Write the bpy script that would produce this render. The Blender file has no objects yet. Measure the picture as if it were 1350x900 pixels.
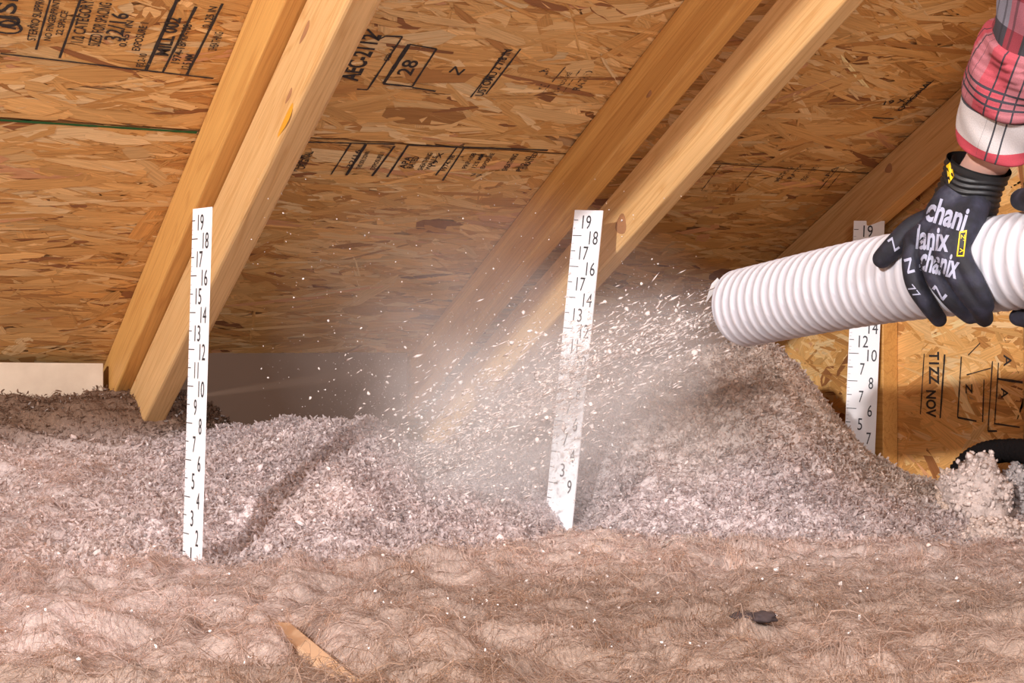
import bpy, bmesh, math, random
import numpy as np
from mathutils import Vector, Matrix
from mathutils.bvhtree import BVHTree

sc = bpy.context.scene
col = sc.collection
random.seed(7)
rng = np.random.default_rng(7)

# ---------------------------------------------------------------- camera / frame of reference
TH = math.radians(26.25)            # camera heading, right of the down-slope direction (+Y = towards the eave)
CT, ST = math.cos(TH), math.sin(TH)
CZ = 0.62                           # camera height above the ceiling drywall (attic floor)
FPX, CX, HY = 1977.0, 675.0, 455.0  # focal length, centre and horizon in pixels of the 1350x900 frame
cam = bpy.data.cameras.new('camera'); cam_o = bpy.data.objects.new('camera', cam); col.objects.link(cam_o)
cam.sensor_width = 36.0; cam.lens = FPX * 36.0 / 1350.0
cam.clip_start = 0.02
cam_o.location = (0, 0, CZ)
cam_o.rotation_euler = (math.radians(90) + math.atan(5.0 / FPX), 0, -TH)
sc.camera = cam_o

# ---------------------------------------------------------------- world, lamps, exposure
w = bpy.data.worlds.new('attic_air'); sc.world = w; w.use_nodes = True
w.node_tree.nodes['Background'].inputs[0].default_value = (1.0, 0.86, 0.76, 1)
w.node_tree.nodes['Background'].inputs[1].default_value = 0.30

def cw(R, F, Z):                     # camera-plan metres (right, forward, up from the lens) -> world
    return Vector((CT * R + ST * F, -ST * R + CT * F, Z + CZ))
def px(x, y, d):                     # point seen at pixel x,y at depth d
    return cw((x - CX) / FPX * d, d, -(y - HY) / FPX * d)
def topx(p):
    q = Vector(p); dx, dy, dz = q.x, q.y, q.z - CZ
    R = CT * dx - ST * dy; F = ST * dx + CT * dy
    return CX + R / F * FPX, HY - dz / F * FPX

def lamp(name, kind, loc, energy, color, size, target=None):
    l = bpy.data.lights.new(name, kind); o = bpy.data.objects.new(name, l); col.objects.link(o)
    l.energy = energy; l.color = color; o.location = loc
    if kind == 'AREA': l.shape = 'DISK'; l.size = size
    else: l.shadow_soft_size = size
    if target is not None:
        o.rotation_euler = (Vector(target) - Vector(loc)).to_track_quat('-Z', 'Y').to_euler()
    return o
lamp('work_lamp', 'POINT', (-3.03, -1.18, CZ + 1.43), 1120, (1.0, 0.965, 0.965), 0.09)
lamp('fill_lamp', 'AREA', cw(1.05, -1.0, 1.05), 84, (1.0, 0.96, 0.99), 0.7, cw(0.3, 2.4, 0.25))  # added soft fill from an unseen spot behind the camera
sc.view_settings.view_transform = 'Standard'; sc.view_settings.look = 'None'
sc.view_settings.gamma = 1.0; sc.view_settings.use_curve_mapping = False
sc.view_settings.exposure = 0.0
sc.cycles.use_denoising = True
sc.cycles.volume_bounces = 4
sc.cycles.max_bounces = 8

# ---------------------------------------------------------------- helpers
def tag(o, label=None, cat=None, group=None, kind=None):
    if label: o['label'] = label
    if cat: o['category'] = cat
    if group: o['group'] = group
    if kind: o['kind'] = kind
    return o
def empty(name, loc=(0, 0, 0)):
    o = bpy.data.objects.new(name, None); o.empty_display_size = 0.05; col.objects.link(o); o.location = loc
    return o
def link(name, me, mat=None, parent=None, mw=None):
    o = bpy.data.objects.new(name, me); col.objects.link(o)
    if mat is not None and not me.materials: me.materials.append(mat)
    if mw is not None: o.matrix_world = mw
    if parent is not None:
        o.parent = parent
        o.matrix_parent_inverse = parent_world(parent).inverted()
    return o
def parent_world(o):
    m = o.matrix_basis.copy()
    if o.parent is not None:
        m = parent_world(o.parent) @ o.matrix_parent_inverse @ m
    return m
def mesh_np(name, v, f, uv=None, colr=None, smooth=False):
    """v (n,3); f list of faces or (m,k) int array"""
    me = bpy.data.meshes.new(name)
    v = np.asarray(v, dtype=np.float32)
    if isinstance(f, np.ndarray):
        m, k = f.shape
        me.vertices.add(len(v)); me.vertices.foreach_set('co', v.ravel())
        me.loops.add(m * k); me.loops.foreach_set('vertex_index', f.astype(np.int32).ravel())
        me.polygons.add(m)
        me.polygons.foreach_set('loop_start', np.arange(0, m * k, k, dtype=np.int32))
        me.update(calc_edges=True)
    else:
        me.from_pydata([tuple(map(float, p)) for p in v], [], f)
    if uv is not None:                 # per-vertex uv
        l = me.uv_layers.new(name='UVMap')
        idx = np.empty(len(me.loops), dtype=np.int32); me.loops.foreach_get('vertex_index', idx)
        l.data.foreach_set('uv', np.asarray(uv, dtype=np.float32)[idx].ravel())
    if colr is not None:
        a = me.color_attributes.new('tone', 'FLOAT_COLOR', 'POINT')
        c = np.ones((len(v), 4), dtype=np.float32); c[:, :3] = colr
        a.data.foreach_set('color', c.ravel())
    if smooth:
        me.polygons.foreach_set('use_smooth', np.ones(len(me.polygons), dtype=bool))
    return me
def box_mesh(name, a, b, bev=0.0, cuts=0):
    bm = bmesh.new(); bmesh.ops.create_cube(bm, size=1)
    for v in bm.verts:
        v.co = Vector([(a[i] + b[i]) / 2 + v.co[i] * (b[i] - a[i]) for i in range(3)])
    if bev: bmesh.ops.bevel(bm, geom=bm.edges[:] , offset=bev, segments=3, affect='EDGES', profile=0.5)
    me = bpy.data.meshes.new(name); bm.to_mesh(me); bm.free()
    return me
def frames(P):
    P = [Vector(p) for p in P]; n = len(P); T = []
    for i in range(n):
        T.append((P[min(i + 1, n - 1)] - P[max(i - 1, 0)]).normalized())
    u = T[0].orthogonal().normalized(); out = []
    for i in range(n):
        u = (u - T[i] * u.dot(T[i])).normalized()
        out.append((P[i], u.copy(), T[i].cross(u).normalized()))
    return out
def smooth_path(P, n):
    """Catmull-Rom through control rows (any dimension)"""
    P = np.asarray(P, float); Q = np.vstack([2 * P[0] - P[1], P, 2 * P[-1] - P[-2]])
    m = len(P) - 1; out = []
    for t in np.linspace(0, m, n):
        i = min(int(t), m - 1); f = t - i
        a, b, c, d = Q[i], Q[i + 1], Q[i + 2], Q[i + 3]
        out.append(0.5 * (2 * b + (c - a) * f + (2 * a - 5 * b + 4 * c - d) * f * f + (3 * b - a - 3 * c + d) * f ** 3))
    return np.array(out)
def sweep(P, rad, segs=24, caps=True, close_ref=None):
    """rad: list of radii or function(i, angle, length)->radius; returns v, faces, uv"""
    fr = frames(P); V = []; F = []; UV = []; L = 0.0
    n = len(fr)
    for i, (p, u, v_) in enumerate(fr):
        if i: L += (p - fr[i - 1][0]).length
        for j in range(segs):
            a = 2 * math.pi * j / segs
            r = rad(i, a, L) if callable(rad) else rad[i]
            V.append(p + (u * math.cos(a) + v_ * math.sin(a)) * r); UV.append((j / segs, L))
    for i in range(n - 1):
        for j in range(segs):
            k = (j + 1) % segs
            F.append((i * segs + j, i * segs + k, (i + 1) * segs + k, (i + 1) * segs + j))
    if caps:
        F.append(tuple(range(segs))[::-1]); F.append(tuple((n - 1) * segs + j for j in range(segs)))
    return V, F, UV
def vnoise(x, y, seed=0):
    r = np.random.default_rng(seed).random((257, 257)); r[256] = r[0]; r[:, 256] = r[:, 0]
    xi = np.floor(x).astype(int); yi = np.floor(y).astype(int); fx = x - xi; fy = y - yi
    fx = fx * fx * (3 - 2 * fx); fy = fy * fy * (3 - 2 * fy); xi %= 256; yi %= 256
    a = r[xi, yi]; b = r[xi + 1, yi]; c = r[xi, yi + 1]; d = r[xi + 1, yi + 1]
    return (a + (b - a) * fx + (c - a) * fy + (a - b - c + d) * fx * fy) * 2 - 1
def fbm(x, y, seed=0, o=4):
    s = 0; a = 1; t = 0
    for k in range(o):
        s = s + a * vnoise(x * 2 ** k + 13.7 * k, y * 2 ** k + 5.1 * k, seed + k); t += a; a *= 0.5
    return s / t
def worley(x, y, seed=0):
    g = np.random.default_rng(seed).random((256, 256, 2)); xi = np.floor(x).astype(int); yi = np.floor(y).astype(int)
    best = np.full(x.shape, 9.0)
    for dx in (-1, 0, 1):
        for dy in (-1, 0, 1):
            j = g[(xi + dx) % 256, (yi + dy) % 256]
            best = np.minimum(best, (xi + dx + j[..., 0] - x) ** 2 + (yi + dy + j[..., 1] - y) ** 2)
    return np.sqrt(best)
def sstep(a, b, x):
    t = np.clip((x - a) / (b - a), 0, 1); return t * t * (3 - 2 * t)
def tubes_to_skin(name, chains, voxel, smooth=5, blobs=()):
    """chains: list of [(point, radius)...]; fused by a voxel remesh into one continuous surface"""
    bm = bmesh.new()
    def add_ball(p, r, sx=None):
        m = Matrix.Translation(p) @ (sx if sx is not None else Matrix.Identity(4))
        bmesh.ops.create_icosphere(bm, subdivisions=2, radius=r, matrix=m)
    for ch in chains:
        A = smooth_path([[*p, r] for p, r in ch], max(2, 5 * (len(ch) - 1) + 1)) if len(ch) > 2 else np.array([[*p, r] for p, r in ch])
        V, F, _ = sweep([a[:3] for a in A], [a[3] for a in A], 14)
        vs = [bm.verts.new(v) for v in V]
        for f in F: bm.faces.new([vs[i] for i in f])
        add_ball(Vector(A[0][:3]), A[0][3]); add_ball(Vector(A[-1][:3]), A[-1][3])
    for p, r, m in blobs: add_ball(p, r, m)
    bmesh.ops.recalc_face_normals(bm, faces=bm.faces[:])
    me = bpy.data.meshes.new(name + '_raw'); bm.to_mesh(me); bm.free()
    o = bpy.data.objects.new('tmp', me); col.objects.link(o)
    r = o.modifiers.new('r', 'REMESH'); r.mode = 'VOXEL'; r.voxel_size = voxel; r.use_smooth_shade = True
    s = o.modifiers.new('s', 'SMOOTH'); s.iterations = smooth; s.factor = 0.5
    dg = bpy.context.evaluated_depsgraph_get(); dg.update()
    out = bpy.data.meshes.new_from_object(o.evaluated_get(dg)); out.name = name
    bpy.data.objects.remove(o); bpy.data.meshes.remove(me)
    out.polygons.foreach_set('use_smooth', np.ones(len(out.polygons), dtype=bool))
    return out

# glyph meshes for every piece of writing
STR = set('0 1 2 3 4 5 6 7 8 9 10 11 12 13 14 15 16 17 18 19'.split())
STR |= {'(JSI', 'STERNO SUPPRO', 'NO FINGERPRINT', '22 SPACE', '1/2 CATEGORY', 'SIZED FOR SPACING', 'SHEATHING', '32/16', 'EXPOSURE 1', '0.451 IN', 'PS 2-10',
        'MILL 002', '1974-18', 'PRP-108', '12.5 MM', '0.125 IN', 'AEC-2112', 'SEP 14', '28', 'N', 'USTOMU 2 7/8 IN', 'A', 'EXPOSURE', 'HUD-UM', 'THIS SIDE DOWN',
        'APA', 'RATED', '19 X', 'WALLS', 'T1ZZ', 'NOV', 'V', 'chani', 'lanix', 'chanix', '77', 'Z', 'ORIGINAL'}
GL = {}
_t = []
for s in sorted(STR):
    c = bpy.data.curves.new('t', 'FONT'); c.body = s; c.size = 1.0; c.resolution_u = 3; c.offset = 0.0 if s.isdigit() and s != '28' else (.03 if s in ('chani', 'lanix', 'chanix', 'T1ZZ', 'NOV', 'AEC-2112', 'MILL 002') else .014); c.align_x = 'CENTER'; c.align_y = 'CENTER'
    o = bpy.data.objects.new('t', c); col.objects.link(o); _t.append((s, o, c))
_dg = bpy.context.evaluated_depsgraph_get(); _dg.update()
for s, o, c in _t:
    m = o.evaluated_get(_dg).to_mesh()
    co = np.array([v.co[:2] for v in m.vertices]); co -= (co.max(0) + co.min(0)) / 2
    GL[s] = (co, [tuple(p.vertices) for p in m.polygons], co.max(0) - co.min(0))
    o.evaluated_get(_dg).to_mesh_clear()
for s, o, c in _t: bpy.data.objects.remove(o); bpy.data.curves.remove(c)

class Ink:                            # flat print: strokes and words collected in a 2-D frame
    def __init__(self): self.v = []; self.f = []
    def word(self, s, c, xdir, height, width=None):
        co, fs, sz = GL[s]; n = len(self.v)
        k = height / sz[1]; kx = (width / sz[0]) if width else k
        X = np.array(xdir, float); X /= np.linalg.norm(X); Y = np.array((-X[1], X[0]))
        for q in co: self.v.append(tuple(np.array(c) + X * q[0] * kx + Y * q[1] * k))
        for f in fs: self.f.append(tuple(i + n for i in f))
    def line(self, a, b, wd):
        a = np.array(a, float); b = np.array(b, float); d = (b - a) / np.linalg.norm(b - a); m = np.array((-d[1], d[0])) * wd / 2
        n = len(self.v); k = max(2, int(np.linalg.norm(b - a) / 0.01)); 
        for i in range(k + 1):
            p = a + (b - a) * i / k; j = 1 + random.uniform(-.25, .2)
            self.v += [tuple(p + m * j), tuple(p - m * j)]
        for i in range(k): self.f.append((n + 2 * i, n + 2 * i + 1, n + 2 * i + 3, n + 2 * i + 2))

# ---------------------------------------------------------------- materials
def mat(name, color=(.5, .5, .5), rough=.6, **kw):
    m = bpy.data.materials.new(name); m.use_nodes = True
    b = m.node_tree.nodes['Principled BSDF']; b.inputs['Base Color'].default_value = (*color, 1); b.inputs['Roughness'].default_value = rough
    for k, v in kw.items(): b.inputs[k.replace('_', ' ')].default_value = v
    return m
class N:
    def __init__(self, m): self.t = m.node_tree; self.b = self.t.nodes['Principled BSDF']
    def n(self, kind, **kw):
        x = self.t.nodes.new(kind)
        for k, v in kw.items(): setattr(x, k, v)
        return x
    def l(self, a, b): self.t.links.new(a, b)
    def noise(self, vec, scale, detail=4, rough=.55, dist=0):
        x = self.n('ShaderNodeTexNoise'); x.inputs['Scale'].default_value = scale; x.inputs['Detail'].default_value = detail
        x.inputs['Roughness'].default_value = rough; x.inputs['Distortion'].default_value = dist
        if vec is not None: self.l(vec, x.inputs['Vector'])
        return x.outputs['Fac']
    def ramp(self, fac, stops):
        x = self.n('ShaderNodeValToRGB'); e = x.color_ramp.elements
        while len(e) < len(stops): e.new(.5)
        for k, (p, c) in enumerate(stops): e[k].position = p; e[k].color = (*c, 1) if len(c) == 3 else c
        self.l(fac, x.inputs[0]); return x.outputs[0]
    def scale(self, vec, s):
        x = self.n('ShaderNodeMapping'); x.inputs['Scale'].default_value = s; self.l(vec, x.inputs[0]); return x.outputs[0]
    def mix(self, a, b, fac=1.0, mode='MULTIPLY'):
        x = self.n('ShaderNodeMix', data_type='RGBA', blend_type=mode)
        for s, i in ((fac, 0), (a, 6), (b, 7)):
            if hasattr(s, 'links'): self.l(s, x.inputs[i])
            else: x.inputs[i].default_value = s if i == 0 else (*s, 1)
        return x.outputs[2]
    def coord(self, k='Object'): return self.n('ShaderNodeTexCoord').outputs[k]
    def attr(self, nm='tone'): return self.n('ShaderNodeAttribute', attribute_name=nm).outputs['Color']
    def math(self, op, a, b=0.0, c=None):
        x = self.n('ShaderNodeMath', operation=op)
        for i, s in enumerate((a, b) if c is None else (a, b, c)):
            if hasattr(s, 'links'): self.l(s, x.inputs[i])
            else: x.inputs[i].default_value = s
        return x.outputs[0]
    def bump(self, h, strength, dist=.002):
        x = self.n('ShaderNodeBump'); x.inputs['Strength'].default_value = strength; x.inputs['Distance'].default_value = dist
        self.l(h, x.inputs['Height']); self.l(x.outputs[0], self.b.inputs['Normal'])
    def base(self, c): self.l(c, self.b.inputs['Base Color'])

def wood_mat(name, c1, c2, sc_=1.0):
    m = mat(name, c1, .55); g = N(m); v = g.coord()
    oi = g.n('ShaderNodeObjectInfo'); ad = g.n('ShaderNodeVectorMath', operation='ADD')
    sv = g.scale(v, (26 * sc_, 1.1, 26 * sc_)); g.l(sv, ad.inputs[0])
    rv = g.n('ShaderNodeVectorMath', operation='SCALE'); cb = g.n('ShaderNodeCombineXYZ')
    g.l(oi.outputs['Random'], cb.inputs[0]); g.l(oi.outputs['Random'], cb.inputs[2]); g.l(cb.outputs[0], rv.inputs[0]); rv.inputs['Scale'].default_value = 37
    g.l(rv.outputs[0], ad.inputs[1])
    big = g.noise(ad.outputs[0], 1.0, 3, .5, .6)
    ringv = g.math('FRACT', g.math('MULTIPLY', big, 9.0))
    c = g.ramp(ringv, [(0, c2), (.18, c1), (.75, c1), (1, c2)])
    fine = g.noise(g.scale(v, (500, 9, 500)), 1, 3)
    c = g.mix(c, g.ramp(fine, [(.3, (.84, .80, .76)), (.65, (1, 1, 1))]))
    g.base(c); g.bump(fine, .15, .0006)
    return m
def osb_flake_mat():
    m = mat('osb_strand', (.5, .3, .15), .6); g = N(m)
    uv = g.n('ShaderNodeUVMap').outputs[0]
    gr = g.noise(g.scale(uv, (14, 420, 1)), 1, 3)
    c = g.mix(g.attr(), g.ramp(gr, [(.3, (.78, .72, .66)), (.6, (1.05, 1.03, 1.0))]))
    g.base(c); g.bump(gr, .35, .0006); g.b.inputs['Specular IOR Level'].default_value = .35
    return m
def ink_mat(name, c=(.03, .022, .02), wear=.45):
    m = mat(name, c, .8); g = N(m); v = g.coord()
    f = g.noise(v, 190, 4, .6); f2 = g.noise(v, 26, 2)
    a = g.ramp(g.math('ADD', f, g.math('MULTIPLY', f2, .55)), [(wear, (0, 0, 0)), (wear + .17, (1, 1, 1))])
    g.l(a, g.b.inputs['Alpha'])
    return m
def plain_tone(name, rough=.9, spec=.15, bump=0):
    m = mat(name, (.5, .5, .5), rough); g = N(m); g.b.inputs['Specular IOR Level'].default_value = spec
    c = g.attr(); v = g.coord()
    n = g.noise(v, 160, 4, .65)
    g.base(g.mix(c, g.ramp(n, [(.3, (.72, .68, .66)), (.65, (1.08, 1.06, 1.05))])))
    if bump: g.bump(n, bump, .004)
    return m
M = {}
M['osb'] = mat('osb_panel', (.50, .30, .14), .65)
M['flake'] = osb_flake_mat()
M['ink'] = ink_mat('stamp_ink'); M['ink_faint'] = ink_mat('faint_stamp_ink', (.06, .04, .03), .66)
M['green'] = ink_mat('green_edge_paint', (.015, .10, .02), .42)
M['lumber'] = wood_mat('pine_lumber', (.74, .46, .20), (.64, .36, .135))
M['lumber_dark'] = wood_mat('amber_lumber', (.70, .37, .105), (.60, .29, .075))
M['knot'] = mat('wood_knot', (.40, .19, .085), .6); M['resin'] = mat('yellow_resin', (.78, .36, .03), .35)
M['white'] = mat('ruler_white', (.86, .86, .88), .5)
M['black_print'] = mat('ruler_print', (.03, .03, .035), .6)
M['grey_print'] = mat('ruler_fine_print', (.42, .42, .46), .6)
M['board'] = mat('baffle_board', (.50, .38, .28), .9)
M['board_shaded'] = mat('shaded_board', (.17, .105, .07), .95)  # same eave board with the bay's shade put into its colour
M['steel'] = mat('nail_steel', (.6, .6, .58), .35, Metallic=1.0)
M['insul'] = plain_tone('insulation_bulk', bump=.7); M['crumb'] = plain_tone('insulation_crumb', bump=.3)
M['drywall'] = mat('drywall', (.6, .58, .55), .9)
def soft(name, k=.48):
    m = plain_tone(name); g = N(m); out = m.node_tree.nodes['Material Output']; tr = g.n('ShaderNodeBsdfTranslucent'); g.l(g.attr(), tr.inputs[0])
    mx = g.n('ShaderNodeMixShader'); mx.inputs[0].default_value = k; g.l(g.b.outputs[0], mx.inputs[1]); g.l(tr.outputs[0], mx.inputs[2]); g.l(mx.outputs[0], out.inputs['Surface'])
    return m
M['curl'] = soft('insulation_curl'); M['fiber'] = soft('insulation_fiber', .6)
M['chip'] = mat('pale_chip', (.9, .86, .84), .5)
_g = N(M['board']); _g.base(_g.ramp(_g.noise(_g.coord(), 18, 4), [(.3, (.44, .33, .24)), (.7, (.54, .42, .31))]))

# ---------------------------------------------------------------- the roof slope
SL = math.atan(0.5); CS, SS = math.cos(SL), math.sin(SL)
EX = Vector((1, 0, 0)); DS = Vector((0, CS, -SS)); UU = Vector((0, SS, CS))
U_ROOF, X_GABLE = 1.25, 1.85
ROOF = Matrix.Translation((0, 0, CZ)) @ Matrix((EX, DS, UU)).transposed().to_4x4()    # (X, s down the slope, u outward)
def ray(x, y):
    return Vector((CT * (x - CX) / FPX + ST, -ST * (x - CX) / FPX + CT, -(y - HY) / FPX))
def on_roof(x, y, u=U_ROOF):
    d = ray(x, y); p = d * (u / d.dot(UU)); return (p.x, p.dot(DS))
def on_gable(x, y):
    d = ray(x, y); p = d * (X_GABLE / d.x); return (p.y, p.z + CZ)

def flakes(a0, a1, b0, b1, n, spread, seed, bright=1.0):
    r = np.random.default_rng(seed)
    L = np.clip(r.normal(.105, .04, n), .025, .2); W = np.clip(r.lognormal(math.log(.015), .55, n), .004, .042)
    ang = r.normal(0, spread, n); far = r.random(n) < .10; ang[far] = r.uniform(-1.4, 1.4, far.sum())
    small = r.random(n) < .22; L[small] *= .45; W[small] *= .5
    ca = r.uniform(a0, a1, n); cb = r.uniform(b0, b1, n); z = r.permutation(n) / n * .0017
    shp = np.array([(-.5, -.3), (-.36, -.5), (.1, -.5), (.4, -.47), (.5, -.1), (.44, .36), (.2, .5), (-.3, .5), (-.46, .2)])
    S = shp[None] + r.normal(0, .045, (n, 9, 2))
    S[:, 4, 0] += r.uniform(-.02, .14, n); S[:, 0, 0] -= r.uniform(-.02, .14, n)
    lx = S[..., 0] * L[:, None]; ly = S[..., 1] * W[:, None]
    c, s = np.cos(ang)[:, None], np.sin(ang)[:, None]
    xa = np.clip(ca[:, None] + lx * c - ly * s, a0, a1); xb = np.clip(cb[:, None] + lx * s + ly * c, b0, b1)
    tl = r.normal(0, .0007, n)[:, None] * S[..., 0] * 2 + r.normal(0, .0006, n)[:, None] * S[..., 1] * 2
    zz = np.clip(z[:, None] + np.abs(tl), 0, .0026)
    V = np.stack([xa, xb, -zz], -1).reshape(-1, 3)
    F = np.arange(n * 9).reshape(n, 9)
    uv = np.stack([lx + r.uniform(0, 9, n)[:, None], ly + r.uniform(0, 9, n)[:, None]], -1).reshape(-1, 2)
    pal = np.array([(.72, .42, .155), (.78, .50, .22), (.67, .37, .125), (.60, .31, .095), (.82, .58, .30), (.48, .23, .07), (.30, .125, .045), (.68, .35, .17)])
    k = r.choice(len(pal), n, p=[.26, .19, .2, .14, .09, .07, .025, .025])
    t = pal[k] * r.normal(1, .09, n)[:, None] * bright
    return V, F, uv, np.repeat(np.clip(t, .02, .95), 9, 0)
def add_flakes(parent, frame, a, b, dens, spread, seed):
    dens *= .8
    n = int((a[1] - a[0]) * (b[1] - b[0]) * dens)
    V, F, uv, t = flakes(a[0], a[1], b[0], b[1], n, spread, seed)
    o = link('wood_strand', mesh_np('wood_strand', V, F, uv, t), M['flake'], parent, frame); o['kind'] = 'stuff'
    return o
def add_ink(name, parent, frame, ink, m, lift=.0029, label=None):
    me = mesh_np(name, [(a, b, -lift) for a, b in ink.v], ink.f)
    o = link(name, me, m, parent, frame)
    if label: o['label'] = label
    return o

ceiling = empty('ceiling', (0, 0, CZ + 1.2)); ceiling['kind'] = 'structure'
S_SEAM = 1.796
RF = ROOF @ Matrix.Translation((0, 0, U_ROOF))
def roof_panel(a, b):
    return link('sheathing_panel', box_mesh('sheathing_panel', (a[0], b[0], .0005), (a[1], b[1], .012), 0), M['osb'], ceiling, RF)
pan_up_l = roof_panel((-3.60, 1.183), (S_SEAM - 1.22, S_SEAM - .0015)); pan_up_r = roof_panel((1.186, X_GABLE), (S_SEAM - 1.22, S_SEAM - .0015))
pan_lo = roof_panel((-.62, X_GABLE), (S_SEAM + .0015, S_SEAM + 1.22)); pan_lo2 = roof_panel((-3.60, -.623), (S_SEAM + .0015, S_SEAM + 1.22))
for k in range(2): roof_panel((-3.60, X_GABLE), (S_SEAM - 1.22 * (k + 2), S_SEAM - 1.22 * (k + 1) - .003))
add_flakes(pan_up_l, RF, (-.55, 1.183), (.75, S_SEAM - .002), 4600, .30, 11)
add_flakes(pan_up_r, RF, (1.186, X_GABLE), (.75, S_SEAM - .002), 4600, .38, 12)
add_flakes(pan_lo, RF, (-.62, X_GABLE), (S_SEAM + .002, 2.9), 4600, .26, 13)

# the stamps on the sheathing: words run up the slope (-s), their tops towards -X
def R_(x, y): return on_roof(x, y)
UP = (0, -1)
def stamp(panel, items, m='ink', name='ink_stamp', label=None):
    k = Ink()
    for it in items:
        if it[0] == 'l': k.line(R_(*it[1]), R_(*it[2]), it[3])
        else: k.word(it[1], R_(*it[2]), it[3] if len(it) > 5 else UP, it[4] if len(it) > 5 else it[3], it[-1])
    # in (X, s) seen from below the frame is mirrored: word y axis must point to -X for x axis -s
    return add_ink(name, panel, RF, k, M[m], label=label)
# Ink.word builds Y = (-X1, X0); for xdir (0,-1) that is (1,0) = +X, so letters are flipped across their baseline here
_w0 = Ink.word
def word_m(self, s, c, xdir, height, width=None):
    n0 = len(self.v); _w0(self, s, c, xdir, height, width)
    X = np.array(xdir, float); X /= np.linalg.norm(X); Y = np.array((-X[1], X[0])); c = np.array(c)
    for i in range(n0, len(self.v)):
        q = np.array(self.v[i]) - c; self.v[i] = tuple(c + X * q.dot(X) - Y * q.dot(Y))
Ink.word = word_m
H = lambda s, p, h, wd: ('w', s, p, h, wd)
stamp(pan_up_l, [('l', (0, 68), (281, 101), .0032), ('l', (78, 74), (118, -38), .0035), ('l', (47, 63), (72, -25), .003),
    ('l', (192, 90), (236, -10), .005), ('l', (214, 93), (258, 6), .004), ('l', (246, 96), (293, 2), .004),
    H('STERNO SUPPRO', (47, 22), .011, .090), H('NO FINGERPRINT', (68, 24), .009, .085), H('22 SPACE', (81, 28), .009, .05),
    H('1/2 CATEGORY', (108, 26), .016, .088), H('SIZED FOR SPACING', (131, 30), .016, .09), H('32/16', (153, 33), .023, .058),
    H('0.451 IN', (166, 42), .010, .055), H('EXPOSURE 1', (184, 46), .011, .06), H('PS 2-10', (186, 77), .010, .03), H('MILL 002', (221, 46), .019, .082),
    H('1974-18', (235, 68), .012, .044), H('PRP-108', (243, 42), .012, .04), H('12.5 MM', (247, 79), .012, .034), H('0.125 IN', (276, 20), .011, .044),
    H('SHEATHING', (284, 52), .012, .04)], label='black grade stamp table printed upslope')
k = Ink(); k.word('(JSI', R_(11, 14), UP, .032, .06)
c0 = R_(10, 33)
for j in range(14):
    a0, a1 = j / 14 * 2 * math.pi, (j + 1) / 14 * 2 * math.pi
    fl = lambda a: (c0[0] + .016 * math.sin(a) * (1 - .3 * math.cos(a)), c0[1] - .013 * math.cos(a))
    k.line(fl(a0), fl(a1), .004)
k.line((c0[0] - .007, c0[1]), (c0[0] + .010, c0[1] + .002), .003); k.word('A', (c0[0] + .026, c0[1] - .006), UP, .008, .008)
add_ink('ink_stamp', pan_up_l, RF, k, M['ink'], label='black flame emblem beside block letters')
stamp(pan_up_l, [H('AEC-2112', (474, 74), .030, .108), H('SEP 14', (514, 68), .008, .035), ('l', (470, 115), (484, 116), .003), ('l', (484, 116), (530, 46), .003),
    ('l', (508, 45), (530, 46), .003), ('l', (484, 36), (498, 50), .003), ('l', (498, 50), (508, 45), .003)], label='black mill code reading upslope')
stamp(pan_up_l, [H('28', (537, 87), .024, .036), ('l', (505, 108), (539, 56), .006), ('l', (539, 56), (575, 62), .003), ('l', (575, 62), (543, 112), .003), ('l', (543, 112), (505, 108), .004),
    ('l', (543, 113), (574, 118), .003)], label='black number 28 in a box')
stamp(pan_up_l, [('w', 'N', (602, 91), (1, .3), .016, .020), H('USTOMU 2 7/8 IN', (650, 94), .014, .115), ('l', (620, 126), (668, 64), .003), ('l', (640, 122), (686, 62), .003)], label='black N and a striped code line')
stamp(pan_up_l, [('w', 'A', (719, 91), (1, .3), .014, .018), ('w', 'V', (714, 112), (1, .3), .014, .016), H('EXPOSURE', (742, 106), .008, .05), ('l', (740, 122), (766, 88), .002), ('l', (715, 120), (745, 86), .002),
    H('RATED', (768, 104), .014, .05)], m='ink_faint', label='faint grey print near the rafter')
stamp(pan_lo, [('l', (405, 185), (520, 188), .003), ('l', (536, 189), (722, 196), .0035), ('l', (436, 228), (462, 187), .003), ('l', (456, 229), (482, 188), .005),
    ('l', (490, 230), (520, 190), .004), ('l', (510, 231), (537, 190), .004), ('l', (574, 229), (602, 192), .003), ('l', (583, 236), (612, 192), .003),
    H('ORIGINAL', (402, 209), .013, .05), H('HUD-UM', (392, 213), .012, .045), H('32/16', (466, 207), .009, .05), H('THIS SIDE DOWN', (478, 209), .008, .05), H('EXPOSURE 1', (497, 210), .008, .05),
    H('APA', (534, 212), .012, .034), H('RATED', (544, 212), .011, .034), H('SHEATHING', (560, 211), .009, .05), H('WALLS', (568, 213), .009, .04), H('19 X', (576, 208), .009, .04),
    H('1974-18', (590, 213), .009, .045), H('PRP-108', (618, 210), .009, .045), H('12.5 MM', (630, 210), .008, .04), H('EXPOSURE', (642, 210), .008, .045),
    ('w', '77', (627, 229), (1, .05), .009, .02), H('SHEATHING', (672, 212), .010, .05), H('PS 2-10', (690, 214), .010, .045), H('RATED', (700, 208), .009, .04)], label='black stamp table under the panel seam')
stamp(pan_up_r, [('w', '19 X', (1180, 132), (1, -.35), .012, .04), H('ORIGINAL', (1206, 124), .012, .09), ('l', (1188, 140), (1228, 106), .003), ('l', (1150, 153), (1178, 155), .003)], label='small black stamp beside the end rafter')
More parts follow.
